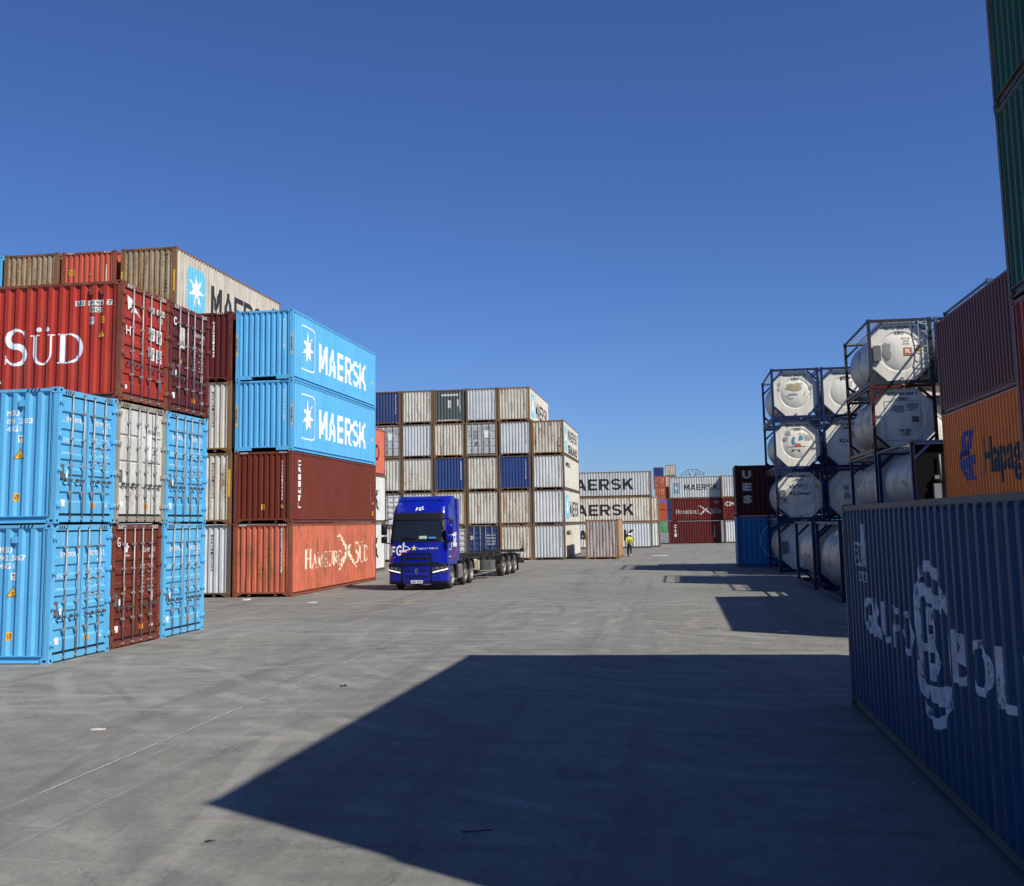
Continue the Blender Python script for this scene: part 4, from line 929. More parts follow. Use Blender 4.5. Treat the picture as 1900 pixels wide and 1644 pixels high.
# ================================================================ BACK: lone rusty box, long white boxes, far boxes
t = container('lone battered grey container with rusty edges standing by itself on the lane', -4.30-CW/2, 80.4+L20/2, 0, 90, L20, HC, 'lone', group=None, near=True)
s_ = [c for c in t.children if c.name.startswith('side_panel')][0]; s_.data = s_.data.copy(); s_.data.materials[0] = paint('rusty_tan_side', (.40, .24, .12), rust=.5, dirt=.5, dirtcol=(.25, .14, .07))
LW = 'long white containers facing the camera'
XA, YA = -2.57, 111.6
for lvl, st, lab in ((0, 'grey_c', 'long bluish white container on the ground behind the walking worker'), (1, 'cream', 'long cream container with big black letters, second tier of three'), (2, 'silver', 'long pale grey container with big black letters, topmost of three')):
    t = container(lab, XA-L40/2+.03*lvl, YA+CW/2, lvl*STD, 0, L40, STD, st if lvl else 'grey_c', group=LW)
    decal('lettering', fit(block_word('MAERSK'), L40-8.9-.1*lvl, L40-1.85, .72, 1.86), M_INK, t, 'side', L40)
    if lvl: star_logo(t, 'side', L40, 1.0, 2.7, .4, 2.1, M_LBLUE, M_WHITE)
for lvl, st, lab in ((0, 'grey_a', 'white ribbed container end peeping out behind the long bluish white one'), (1, 'cream', 'cream ribbed container peeping out behind the long cream one')):
    container(lab, XA+.72-L40/2, YA+CW*1.5+.3, lvl*STD, 0, L40, STD, st, group='containers behind the long white ones')
FB = 'far containers at the end of the yard'
def far(lab, x, y, lvl, st, rz=90, L=L20, doors=None, H=STD, z=None): return container(lab, x, y, lvl*STD if z is None else z, rz, L, H, st, doors=doors, group=FB)
yf = 129.0
YD = 255.0
def deep(lab, col, lvl, st, doors=None):
    return container(lab, (-3.75, -1.25)[col]-.25*(lvl < 3 and col == 0)*-1, YD+L20/2+.3*col, lvl*STD, -90 if doors else 90, L20, STD, st, doors=doors, group=FB)
for lvl, st, doors, lab in ((0, 'bright_green', 'ribbed', 'green container showing its doors, bottom of the farthest stack'), (1, 'red_orange', None, 'plain orange-brown container, second up in the farthest stack'), (2, 'red_orange', None, 'plain orange-brown container with violet strip in the farthest stack'), (3, 'red_orange', 'ribbed', 'orange container showing its doors, lower of two, farthest stack'), (4, 'red_orange', 'ribbed', 'orange container showing its doors, upper of two, farthest stack')):
    t = deep(lab, 0, lvl, st, doors)
    if doors: door_marks(t, L20, STD, None, 'HLXU 318 8', '22G1', M_WHITE)
    if lvl == 2: decal('tarpaulin_strip', rect(.1, 2.3, 1.6, 2.3), simple('violet_strip', (.12, .13, .5), .6), t, 'blind', L20)
for lvl, st, doors, lab in ((0, 'navy', None, 'navy container, bottom of the farthest right-hand stack'), (1, 'navy', None, 'navy container, second up in the farthest right-hand stack'), (2, 'navy', None, 'navy container, third up in the farthest right-hand stack'), (3, 'dark_maroon', None, 'near-black container below the two cream ones, far away'), (4, 'cream', 'four_panel', 'cream container showing its doors, lower of two, far away'), (5, 'cream', 'four_panel', 'cream container showing its doors, highest of the farthest stack')): deep(lab, 1, lvl, st, doors)
container('blue ribbed container far off, top edge behind the orange doors', -4.2, YD+14, 5*STD, 90, L20, STD, 'royal', group=FB)
container('blue ribbed container far off under the topmost blue one', -4.2, YD+14, 4*STD, 90, L20, STD, 'royal', group=FB)
for (lab, x, lvl, st) in (('small maroon container on the ground with white column lettering, far right', 1.95, 0, 'maroon'), ('small dark red container with thin white lettering and bird emblem, far right', 2.35, 1, 'maroon_red'), ('small silver container with black lettering, top of the far right stack', 2.15, 2, 'silver')):
    t = container(lab, x, yf+CW/2, lvl*STD, 0, L20, STD, st, group=FB)
    if lvl == 2: star_logo(t, 'side', L20, .5, 1.2, .6, 1.9, simple('faded_blue_marking', (.16, .30, .38), .6), M_OLDWHITE); decal('lettering', fit(block_word('MAERSK'), 1.75, 5.65, 1.0, 1.65), M_INK, t, 'side', L20)
    if lvl == 1: decal('lettering', fit(roman_word('HAMBURG', .8), .5, 3.3, .85, 1.35), M_OLDWHITE, t, 'side', L20); decal('lettering', fit(roman_word('SÜD', .85), 4.5, 5.7, .85, 1.4), M_OLDWHITE, t, 'side', L20); decal('emblem', fit(XF, 3.1, 4.7, .7, 1.75), M_OLDWHITE, t, 'side', L20); lettering(t, 'side', L20, 'SUDU 11\n22G1', 4.9, 5.6, 2.0, 2.3, M_OLDWHITE, .02)
    if lvl == 0: vcode(t, 'side', L20, 'CAI', .62, 2.2, 1.5, M_OLDWHITE, .3, .06); vcode(t, 'side', L20, 'CAXU31', 5.2, 2.1, 1.4, M_OLDWHITE, .12)
for (lab, lvl, st) in (('white and blue striped container on the ground at the far right', 0, 'grey_c'), ('dark red container with white letters, second tier at the far right', 1, 'maroon_red'), ('silver container in the top tier behind the dark red one with tall letters', 2, 'silver')):
    t = container(lab, 8.35-.1*lvl, yf+CW/2-.9, lvl*STD, 0, L20, STD, st, group=FB)
    if lvl == 1: lettering(t, 'side', L20, 'CMA', .25, 2.0, 1.65, 2.15, M_OLDWHITE, .03)

# cobalt box with a dark maroon one on it, at the end of the tank row
XC, YC = 3.34, 63.9
t = container('bright blue container on the ground at the end of the tank row', XC+L40/2, YC+CW/2, 0, 0, L40, HC, 'cobalt', group='two containers at the end of the tank row', near=True)
decal('logo_outline', ring(2.05, 1.45, .75, .90, .045, 70, 290), M_OLDWHITE, t, 'side', L40)
t = container('near-black maroon container with three tall pale letters, on the bright blue one', XC+L40/2+.02, YC+CW/2, HC, 0, L40, HC, 'dark_maroon', group='two containers at the end of the tank row', near=True)
for i, ch in enumerate('UES'): lettering(t, 'side', L40, ch, .42, .92, 2.13-.71*i, 2.58-.71*i, M_OLDWHITE, .06)

# ================================================================ RIGHT: tank containers
TG = 'stacked tank containers'
def tmarks(t, code, kind='22K2', blobs=(), extra=None):
    tdecal(t, 'identification_code', join(fit(text2d(code, .03), .66, 1.78, 2.17, 2.30), fit(text2d(kind, .03), 1.04, 1.40, 1.98, 2.10)), M_INK)
    tdecal(t, 'data_text', join(fit(text2d('MAX.GR. 36000\nTARE 3480\nCAP. 25000 L', .01), 1.28, 1.62, 1.55, 1.85)), M_GREYPLATE)
    for i, (cx, cz, w_, h_, m_) in enumerate(blobs): tdecal(t, 'residue_patch', blob(cx, cz, w_, h_, i+len(code)), m_, .008+.001*i)
for i, (y, lab) in enumerate(((36.45, 'nearest tank container on the ground, its grey barrel showing beside the big blue container'), (42.75, 'second tank container on the ground with streaked white barrel'))):
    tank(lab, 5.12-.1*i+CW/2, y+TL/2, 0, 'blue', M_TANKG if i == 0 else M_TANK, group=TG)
XB, YB = 5.0, 56.8
for lvl in range(4):
    lab = ['bottom tank of the far blue-framed stack, beside the bright blue container', 'white tank end with dark scribbled lettering, second of the far blue-framed stack', 'tank end with round red and blue emblem, third of the far blue-framed stack', 'topmost tank of the far blue-framed stack, brown residue square on its end'][lvl]
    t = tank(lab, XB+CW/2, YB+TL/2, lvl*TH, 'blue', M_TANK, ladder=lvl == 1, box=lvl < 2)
    if lvl == 3:
        tmarks(t, 'UKCU 354219 0', '22K2', ((1.12, 1.62, .78, .42, M_SMUDGE), (.42, 1.78, .16, .2, M_SMUDGE2), (.40, 1.52, .16, .18, M_SMUDGE2), (1.98, 1.58, .2, .22, M_SMUDGE2), (1.1, 1.25, .5, .1, M_SMUDGE2)))
        tdecal(t, 'data_text', join(stroke([(1.6, 1.1), (1.75, 1.4)], .02), stroke([(1.75, 1.0), (1.95, 1.3)], .015), stroke([(.75, 1.2), (.95, 1.0), (1.1, 1.05)], .02)), M_INK, .012)
    if lvl == 2:
        tmarks(t, 'BEVU 302718 4', '22K2', ((.75, 1.85, .28, .26, M_SMUDGE2), (.62, 1.55, .25, .22, M_SMUDGE2), (1.75, 1.6, .4, .3, M_SMUDGE2)))
        tdecal(t, 'emblem', ring(1.22, 1.45, .30, .30, .13, 130, 230), simple('emblem_blue', (.05, .25, .42), .5), .012); tdecal(t, 'emblem', ring(1.22, 1.45, .30, .30, .15, 235, 305), simple('emblem_red', (.55, .12, .06), .5), .012); tdecal(t, 'emblem', polyart([[(1.26, 1.45), (1.5, 1.5), (1.42, 1.75), (1.3, 1.7)]]), simple('emblem_blue', (.05, .25, .42), .5), .012)
        tdecal(t, 'data_text', join(rect(.92, 1.32, .98, 1.0), rect(.92, 1.0, .93, 1.0), rect(1.24, 1.32, .9, 1.0), rect(.65, 1.6, 1.14, 1.16)), M_INK, .012)
    if lvl == 1:
        tmarks(t, 'RMCU 208891 8', '22K7'); tdecal(t, 'lettering', fit(text2d('KLOman', .02), .72, 1.72, 1.28, 1.46), M_INK, .012)
        tdecal(t, 'emblem', join(stroke([(.72, 1.78), (.8, 1.66), (.95, 1.7), (.88, 1.82)], .05), stroke([(1.1, 1.8), (1.2, 1.68), (1.34, 1.74), (1.2, 1.82)], .06), stroke([(.9, 1.6), (1.1, 1.84)], .03)), M_INK, .012)
        k = M_YEL; tdecal(t, 'warning_triangle', polyart([[(1.92, 1.62), (2.16, 1.62), (2.04, 1.84)]]), M_YEL, .012)
for lvl in range(4):
    lab = ['white tank hidden low in the second far column', 'shaded white tank end with two round dark marks, second column second tier', 'shaded white tank end with small lettering, second column third tier', 'bright tank end with small black text, top of the second far column'][lvl]
    if lvl == 0: continue
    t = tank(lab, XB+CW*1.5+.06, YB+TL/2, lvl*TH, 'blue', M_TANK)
    if lvl == 3: tmarks(t, 'EXFU 874531 2', '22T6'); tdecal(t, 'lettering', fit(text2d('EXSIF', .03), 1.0, 1.5, 1.9, 2.05), M_INK, .012)
    if lvl == 2: tmarks(t, 'KLTU 261121 3'); tdecal(t, 'lettering', fit(text2d('KLO', .03), .8, 1.4, 1.3, 1.5), M_INK, .012)
    if lvl == 1: tdecal(t, 'residue_patch', join(blob(1.0, 1.6, .3, .3, 3), blob(1.02, 1.2, .36, .36, 4)), M_SMUDGE2)
t = tank('hidden lowest tank of the second far column', XB+CW*1.5+.06, YB+TL/2, 0, 'blue')
XT, YT = 7.59, 43.35
for lvl in range(4):
    lab = ['tank on the ground behind the front tank row', 'tank with dull banded barrel, second tier of the dark-framed stack', 'red-framed tank with rectangular panel and number on its end, below the ladder one', 'topmost dark-framed tank with orange square sticker, yellow triangle and ladder'][lvl]
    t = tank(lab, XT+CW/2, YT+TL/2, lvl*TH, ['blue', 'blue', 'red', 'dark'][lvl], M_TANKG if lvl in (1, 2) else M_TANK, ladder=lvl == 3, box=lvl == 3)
    if lvl == 3:
        tmarks(t, 'KLTU 202791 4', '22K2', ((.72, 1.35, .3, .7, M_SMUDGE2),))
        tdecal(t, 'orange_sticker', rrect(1.34, 1.66, 1.12, 1.44, .03), simple('sticker_brown_orange', (.42, .14, .05), .5), .012); tdecal(t, 'sticker_letters', fit(text2d('FL', .05), 1.40, 1.60, 1.22, 1.37), M_WHITE, .02)
        tdecal(t, 'warning_triangle', polyart([[(1.76, 1.30), (2.06, 1.30), (1.91, 1.58)]]), M_INK, .012); tdecal(t, 'warning_triangle_face', polyart([[(1.79, 1.32), (2.03, 1.32), (1.91, 1.545)]]), M_YEL, .016); tdecal(t, 'warning_symbol', polyart([[(1.90, 1.48), (1.95, 1.42), (1.91, 1.41), (1.93, 1.34), (1.87, 1.43), (1.91, 1.44)]]), M_INK, .02)
    if lvl == 2:
        tmarks(t, 'EIZU 201069 7', '22K7', ((1.0, 1.65, .5, .3, M_SMUDGE2), (1.55, 1.75, .5, .25, M_SMUDGE2)))
        tdecal(t, 'insulation_panel', join(*[rect(.50, 1.86, z, z+.02) for z in (.42, 1.95)], rect(.50, .52, .42, 1.95), rect(1.84, 1.86, .42, 1.95)), M_SMUDGE2, .012); tdecal(t, 'lettering', fit(text2d('UN 2055\n4 138', .03), 1.0, 1.45, .62, .86), M_INK, .013)
        tdecal(t, 'data_plate', rect(1.50, 1.76, 1.12, 1.34), M_GREYPLATE, .013)
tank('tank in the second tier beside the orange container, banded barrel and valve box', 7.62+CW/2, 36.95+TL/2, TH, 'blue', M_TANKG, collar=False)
tank('tank on the ground under the one beside the orange container', 7.62+CW/2, 36.95+TL/2, 0, 'blue')
for lvl in range(4): tank(['lowest tank behind the orange container', 'second tank up behind the orange container', 'blue-framed tank behind the maroon stack, third tier', 'blue-framed tank with roof walkway, peeping over the maroon container'][lvl], 10.45+CW/2, 37.2+TL/2, lvl*(TH+.045), 'steelblue' if lvl == 3 else 'blue')
tank('tank behind the ladder one, only its top corner post shows', XT+CW*1.5+.08, YT+TL/2, 3*TH, 'steelblue')

for lvl in range(4): tank(f'tank deep inside the tank rows behind the ladder stack, {ORD[lvl]}', 10.05+CW/2, 50.55+TL/2, lvl*TH, 'blue')
# ================================================================ RIGHT: container stacks in shade
RG = 'containers on the shaded right side'
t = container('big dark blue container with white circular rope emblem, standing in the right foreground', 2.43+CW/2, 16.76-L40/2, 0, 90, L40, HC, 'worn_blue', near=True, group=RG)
def F(far_y, y): return far_y-y          # far_side face: u from the far end towards the camera
FY = 16.76; MW = simple('chalky_white_marking', (.50, .52, .55), .6, vary=.25, scale=5, chips=((.02, .07, .12), .54))
for ch, ya, yb in (('G', 15.25, 14.75), ('R', 14.62, 14.14), ('U', 14.02, 13.54), ('P', 13.42, 12.95), ('O', 12.86, 12.28), ('B', 10.62, 10.15), ('O', 10.0, 9.42), ('L', 9.22, 8.80), ('U', 8.60, 8.1), ('D', 7.9, 7.4), ('A', 7.25, 6.7)):
    lettering(t, 'far_side', L40, ch, F(FY, ya), F(FY, yb), 1.20, 1.68, MW, .01)
cu, cz = F(FY, 11.45), 1.45
decal('round_emblem', ring(cu, cz, .78, .82, .11, n=40), MW, t, 'far_side', L40)
decal('emblem_letter', fit(text2d('B', .05), cu-.22, cu+.30, cz-.36, cz+.36), MW, t, 'far_side', L40, lift=.006)
decal('emblem_rope', join(stroke([(cu-.62, cz+.35), (cu-.3, cz+.52), (cu+.1, cz+.46), (cu+.55, cz+.38)], [.16, .14, .16, .1]), stroke([(cu-.62, cz-.25), (cu-.3, cz-.5), (cu+.2, cz-.48), (cu+.6, cz-.42)], [.1, .14, .18, .2]), stroke([(cu-.64, cz+.3), (cu-.55, cz), (cu-.5, cz-.4)], [.18, .12, .06]), rect(cu-.45, cu-.25, cz-.1, cz-.02)), MW, t, 'far_side', L40, lift=.005)
u = F(FY, 15.95)
box_label(t, 'far_side', L40, u+.15, 2.05, .75, .32, MW, 'BOLU 11', True); decal('label_plate', rect(u+.62, u+.85, 2.37, 2.62), MW, t, 'far_side', L40); box_label(t, 'far_side', L40, u+.42, 1.85, .48, .13, MW, '42G1', True)
decal('scratch', join(stroke([(F(FY, 7.75), .7), (F(FY, 7.7), .45)], .02), stroke([(F(FY, 11.1), .82), (F(FY, 11.0), .78)], .02)), MW, t, 'far_side', L40)
YG, XG = 16.45, 4.93
for k in range(3):
    for lvl in range(4):
        x = XG+CW/2+k*(CW+.06)
        if k == 0 and lvl == 0: lab, st = 'container hidden right behind the big dark blue one', 'maroon'
        elif k == 0: lab, st = [None, 'dusky red container sliver at the right frame edge, below the green ones', 'dark green rust-streaked container towering at the right edge, lower of two', 'dark green rust-streaked container towering at the right edge, uppermost'][lvl], ['', 'red', 'green', 'green'][lvl]
        else: lab, st = f'green container out of frame, {["first", "second"][k-1]} row beyond the green stack, {ORD[lvl]}', 'green'
        container(lab, x+(-.18 if k == 0 and lvl > 1 else 0), YG-L40/2+(.06 if lvl == 3 else 0), lvl*HC, 90-(1.7 if k == 0 and lvl > 1 else 0), L40, HC, st, near=(k == 0 and lvl > 0), group=RG)
YO, XO = 35.0, 8.2
for lvl, st, lab in ((0, 'navy', 'container hidden below the orange one'), (1, 'orange', 'orange container with blue emblem and black lettering, above the dark blue one'), (2, 'dusky_red', 'dusky maroon container stacked on the orange one, all in shade')):
    t = container(lab, XO+CW/2, YO-L40/2, lvl*HC, 90, L40, HC, st, near=lvl > 0, group=RG)
    if lvl == 1:
        q = lambda y: F(YO, y)
        hl = [[(.30, 1.0), (.92, 1.0), (.80, .62), (.66, .62), (.62, .5), (.16, .5), (.10, .62)], [(.10, .62), (.62, .62), (.60, .5), (0, .5), (0, .42)], [(0, .42), (.60, .5), (1.0, .5), (.92, .3), (.55, .3), (.05, .3)], [(.05, .3), (.55, .3), (.72, .3), (.80, .1), (1.02, 0), (.36, 0), (.22, .12), (.12, .18)]]
        decal('company_emblem', fit(polyart(hl), q(33.25), q(31.45), .78, 2.18), M_HLBLUE, t, 'far_side', L40)
        decal('emblem_gap', join(fit(polyart([[(.52, .9), (.60, .9), (.50, .62), (.44, .66)], [(.40, .22), (.46, .26), (.54, .06), (.46, .06)]]), q(33.25), q(31.45), .78, 2.18)), ST['orange']['p'], t, 'far_side', L40, lift=.008)
        lettering(t, 'far_side', L40, 'Hapag-Lloyd', q(30.75), q(24.2), .62, 1.85, M_INK, .03)

# ================================================================ lorry and its empty skeletal trailer
M_CAB = simple('cab_blue_paint', (.004, .010, .27), .20, vary=.05, spec=.6)
M_TRIM = simple('cab_black_trim', (.009, .009, .010), .5, spec=.25); M_GLASS = simple('windscreen_glass', (.010, .014, .017), .06, vary=.2, spec=.7)
M_TYRE = simple('tyre_rubber', (.050, .047, .043), .85, vary=.3, bump=.2); M_RIM = simple('wheel_rim_steel', (.22, .21, .20), .55, .3, .35)
M_CHAS = simple('chassis_dark_steel', (.035, .034, .034), .7, .2, .4, 3); M_TANKAL = simple('dusty_aluminium', (.30, .29, .27), .5, .6, .25, 3)
M_LAMP = simple('headlamp_glass', (.05, .055, .06), .1); M_DRL = simple('daylight_lamp_strip', (.95, .97, 1.0), .3, emit=1.0); M_RED = simple('red_marking', (.5, .02, .03), .5)
CZ = [(.26, .07, 1.235), (.42, .01, 1.25), (1.00, .0, 1.25), (1.30, .025, 1.25), (2.02, .09, 1.25), (2.12, .12, 1.245), (2.95, .42, 1.22), (3.22, .50, 1.20), (3.50, .66, 1.17), (3.70, .92, 1.12), (3.79, 1.25, 1.05)]
def cz(z):
    if z <= CZ[0][0]: return CZ[0][1:]
    for a, b in zip(CZ, CZ[1:]):
        if z <= b[0]: k = (z-a[0])/(b[0]-a[0]); return a[1]+(b[1]-a[1])*k, a[2]+(b[2]-a[2])*k
    return CZ[-1][1:]
RC = .30
def cabp(s, z, off=0.0, yr=2.30):
    yf, hw = cz(z); hw += off; yf -= off; sg = -1 if s < 0 else 1; a = abs(s)
    if a <= .5: x = a/.5*(hw-RC); return Vector((sg*x, yf+.05*(x/(hw-RC))**2, z))
    if a <= .68: t = (a-.5)/.18*math.pi/2; return Vector((sg*(hw-RC+RC*math.sin(t)), yf+.05+RC-RC*math.cos(t), z))
    k = (a-.68)/.32; y0 = yf+.05+RC; return Vector((sg*hw, y0+(yr-y0)*k, z))
def patch(mb, s0, s1, z0, z1, off, ns=14, nz=8, m=0, inner=None):
    rows = []
    zs = [z0+(z1-z0)*k/nz for k in range(nz+1)]+[c[0] for c in CZ if z0 < c[0] < z1]
    for z in sorted(set(zs)): rows.append([cabp(s0+(s1-s0)*k/ns, z, off) for k in range(ns+1)])
    mb.grid(rows, m)
    inn = off-.02 if inner is None else inner
    for z in (z0, z1): mb.grid([[cabp(s0+(s1-s0)*k/ns, z, off) for k in range(ns+1)], [cabp(s0+(s1-s0)*k/ns, z, inn) for k in range(ns+1)]], m, smooth=False)
    for s in (s0, s1): mb.grid([[cabp(s, z, off) for z in sorted(set(zs))], [cabp(s, z, inn) for z in sorted(set(zs))]], m, smooth=False)
    return mb
def wheel(parent, x, y, z, r, w_, side, dual=False, rim=None):
    """side=+1: outer face towards +x"""
    x0 = x-side*w_; prof = [(0, r*.62), (.02, r*.9), (.05, r*.985), (.09, r), (w_-.09, r), (w_-.05, r*.985), (w_-.02, r*.9), (w_, r*.62)]
    b = MB(); b.lathe(prof, (x0, y, z), (side, 0, 0), 32)
    for k in range(36):
        a = 2*math.pi*k/36; c, s_ = math.cos(a), math.sin(a)
        b.bar((x0+side*.09, y+c*r*.992, z+s_*r*.992), (x0+side*(w_-.09), y+c*r*.992, z+s_*r*.992), .05, .03, up=(0, c, s_))
    wh = b.build('wheel', [M_TYRE], parent)
    b = MB(); d = .06 if not dual else .11
    b.lathe([(0, r*.62), (-.02, r*.60), (-.05, r*.56), (-d-.03, r*.50), (-d-.05, r*.34), (-d+.02, r*.22), (-d+.05, r*.20), (-d+.06, .001)], (x, y, z), (side, 0, 0), 28)
    for k in range(10): a = 2*math.pi*k/10; b.cyl((x-side*(d+.05), y+math.cos(a)*r*.30, z+math.sin(a)*r*.30), (x-side*(d-.01), y+math.cos(a)*r*.30, z+math.sin(a)*r*.30), .016, 6)
    b.build('rim', [rim or M_RIM], wh)
    if dual:
        b = MB(); b.lathe(prof, (x0-side*(w_+.05), y, z), (side, 0, 0), 24); b.build('inner_tyre', [M_TYRE], wh)
    return wh
def front_decal(name, art, mat, parent, off=.006):
    vs, fs = art; bm = bmesh.new(); bv = [bm.verts.new((p, q, 0)) for p, q in vs]
    for f in fs:
        try: bm.faces.new([bv[i] for i in f])
        except ValueError: pass
    bmesh.ops.triangulate(bm, faces=bm.faces[:])
    es = [e for e in bm.edges if e.calc_length() > .12]
    if es: bmesh.ops.subdivide_edges(bm, edges=es, cuts=2)
    for v in bm.verts:
        x, z = v.co.x, v.co.y; yf, hw = cz(z); a = abs(x)
        s = a/(hw-RC)*.5 if a <= hw-RC else .5+.18*math.asin(min(1, (a-hw+RC)/RC))/(math.pi/2)
        v.co = cabp(math.copysign(s, x), z, off)
    bm.normal_update()
    for f in bm.faces:
        if f.normal.y > 0: f.normal_flip()
    me = bpy.data.meshes.new(name); bm.to_mesh(me); bm.free(); me.materials.append(mat); return link(name, me, parent)
def side_decal(name, art, mat, parent, x):
    vs, fs = art; b = MB(); b.v = [(x, p, q) for p, q in vs]; b.f = [tuple(f) for f in fs]; b.m = [0]*len(fs); b.s = [False]*len(fs); return b.build(name, [mat], parent)
TR = thing('lorry', 'royal blue tractor lorry with white lettering, facing the camera with its lamps lit', 'lorry', (-10.92, 45.15, 0), R(-1.0))
b = MB(); patch(b, -1, 1, 1.02, 3.79, 0, 44, 18)
top = [cabp(-1+2*k/44, 3.79, 0) for k in range(45)]; b.poly([(p.x, p.y, p.z) for p in top]); b.poly([(p.x, p.y, 1.02) for p in [cabp(-1+2*k/44, 1.02, 0) for k in range(45)]][::-1]); b.poly([cabp(-1, z, 0) for z in (1.02, 2.1, 3.79)]+[cabp(1, z, 0) for z in (3.79, 2.1, 1.02)])
cab = b.build('cab', [M_CAB], TR)
b = MB(); patch(b, -.76, .76, .26, 1.02, .012, 40, 8, inner=-.25); bump_ = b.build('bumper', [M_CAB], TR)
b = MB(); patch(b, -.535, .535, 2.10, 2.96, .010, 30, 8); ws = b.build('windscreen', [M_GLASS], TR)
b = MB(); patch(b, -.56, .56, 2.94, 3.24, .045, 30, 4, inner=-.01); b.build('sun_visor', [M_TRIM], TR)
b = MB(); patch(b, -.56, .56, 2.02, 2.10, .014, 30, 2)
for s in (-1, 1): patch(b, s*.535, s*.60, 2.02, 3.0, .012, 3, 6)
b.build('windscreen_surround', [M_TRIM], TR)
for s in (-1, 1):
    b = MB(); b.bar(Vector((s*.72, .10, 2.10)), cabp(s*.02+.01, 2.16, .03), .02); b.bar(cabp(s*.06, 2.13, .03), cabp(s*.36, 2.22, .03), .03, .02); b.build('wiper', [M_TRIM], TR)
    # door glass and handle on the cab flank
    hwd = 1.252
    g_ = polyart([[(.66, 2.08), (1.52, 2.08), (1.52, 2.92), (.95, 2.92), (.72, 2.5)]]); side_decal('door_window', g_, M_GLASS, TR, s*1.253)
    o = side_decal('door_seam', join(rect(.52, .535, 1.05, 2.0), rect(1.60, 1.615, 1.05, 3.0), rect(.52, 1.615, 1.05, 1.065), rect(1.1, 1.45, 1.88, 1.93)), M_TRIM, TR, s*1.2545)
    # mirrors
    b = MB(); b.bar((s*1.15, .28, 2.98), (s*1.42, .10, 2.94), .05); b.bar((s*1.18, .22, 1.95), (s*1.42, .10, 2.0), .05); b.build('mirror_arm', [M_TRIM], TR)
    b = MB(); 
    for (z0, z1, w0) in ((2.32, 2.78, .24), (1.98, 2.26, .24)):
        rows = []
        for (yy, k) in ((-.06, .55), (-.02, .85), (.05, 1.0), (.14, .96)):
            zc, hz = (z0+z1)/2, (z1-z0)/2*k; rows.append([(s*1.44+w0/2*k*q*1.0, .06+yy, zc+hz*v) for q, v in ((-1, -.8), (-.8, -1), (.8, -1), (1, -.8), (1, .8), (.8, 1), (-.8, 1), (-1, .8))])
        b.grid(rows, closed=True); b.poly(rows[0]); b.poly(rows[-1])
    b.build('wing_mirror', [M_TRIM if s < 0 else M_CAB], TR)
    # headlamps
    h = MB(); 
    rows = [[cabp(s*q, z+dz*(q-.32)/.36, .03) for q in (.34, .42, .50, .56, .62, .68)] for z, dz in ((.70, .06), (.80, .12), (.92, .14))]
    h.grid(rows); hl = h.build('headlight', [M_LAMP], TR)
    h = MB(); h.grid([[cabp(s*q, .72+d+.16*(q-.34)/.34, .045) for q in (.35, .42, .50, .56, .62, .67)] for d in (.0, .038)]); h.build('daytime_lamp', [M_DRL], hl)
    h = MB()
    for (q, z) in ((.46, .92), (.54, .95), (.60, .98)):
        p = cabp(s*q, z, .02); h.cyl(p+Vector((0, .03, 0)), p+Vector((0, -.012, 0)), .035, 10)
    h.build('lamp_lens', [M_GALV], hl)
b = MB(); patch(b, -.50, .50, 1.04, 1.16, .035, 30, 3, inner=-.01)
for s in (-1, 1): patch(b, s*.49, s*.69, .98, 1.10, .035, 6, 3, inner=-.01)
b.build('front_black_band', [M_TRIM], TR)
b = MB()
for s0, s1, z0, z1 in ((-.30, .30, 1.50, 1.56), (-.34, -.28, 1.16, 1.53), (.28, .34, 1.16, 1.53), (-.24, .24, 1.28, 1.40)): patch(b, s0, s1, z0, z1, .022, 10, 3)
b.build('upper_grille', [M_TRIM], TR)
b = MB()
for z in (.50, .58, .76, .84): patch(b, -.24, .24, z, z+.035, .020, 12, 1)
for s in (-1, 1): patch(b, s*.34, s*.30, .30, 1.0, .024, 3, 6)
b.build('lower_grille', [M_TRIM], TR)
b = MB(); patch(b, -.30, .30, .68, .70, .018, 10, 1); patch(b, -.30, .30, .44, .455, .018, 10, 1); b.build('grille_bar', [simple('cab_blue_edge', (.02, .04, .45), .3)], TR)
front_decal('badge', join(stroke([(0, .92), (.055, .80), (0, .68), (-.055, .80), (0, .92)], .022)), M_GALV, TR, .03)
b = MB(); patch(b, -.70, -.32, .26, .36, .03, 8, 2, inner=0); patch(b, .32, .70, .26, .36, .03, 8, 2, inner=0); b.build('spoiler_lip', [M_TRIM], TR)
pl = MB(); pl.box(-.27, .27, -.05, -.035, .30, .42); pl = pl.build('number_plate', [M_WHITE], TR)
def flat_y(name, art, mat, parent, y):
    vs, fs = art; b = MB(); b.v = [(p, y, q) for p, q in vs]; b.f = [tuple(f) for f in fs]; b.m = [0]*len(fs); b.s = [False]*len(fs); return b.build(name, [mat], parent)
flat_y('plate_number', fit(text2d('4087 MPZ', .03), -.20, .24, .325, .395), M_INK, pl, -.0535); flat_y('plate_band', rect(-.27, -.225, .30, .42), M_HLBLUE, pl, -.0535)
def FGL(x0, x1, z0, z1):
    w_ = x1-x0; h_ = z1-z0; return join(fit(text2d('F', .03), x0, x0+.24*w_, z0, z0+.72*h_, .15), fit(text2d('G', .03), x0+.32*w_, x0+.62*w_, z0+.06*h_, z0+.80*h_, .1), fit(text2d('L', .03), x0+.70*w_, x0+.93*w_, z0+.28*h_, z1, .15))
front_decal('lettering', FGL(-1.14, -.38, 1.42, 2.0), M_WHITE, TR); front_decal('pennant', join(stroke([(-.62, 1.92), (-.26, 1.72)], .03), stroke([(-.26, 1.72), (-.74, 1.62)], .03)), M_WHITE, TR, .008); front_decal('pennant_shade', join(stroke([(-.30, 1.66), (-.80, 1.52)], .03), stroke([(-1.14, 1.30), (-.92, 1.40)], .03)), M_RED, TR, .008)
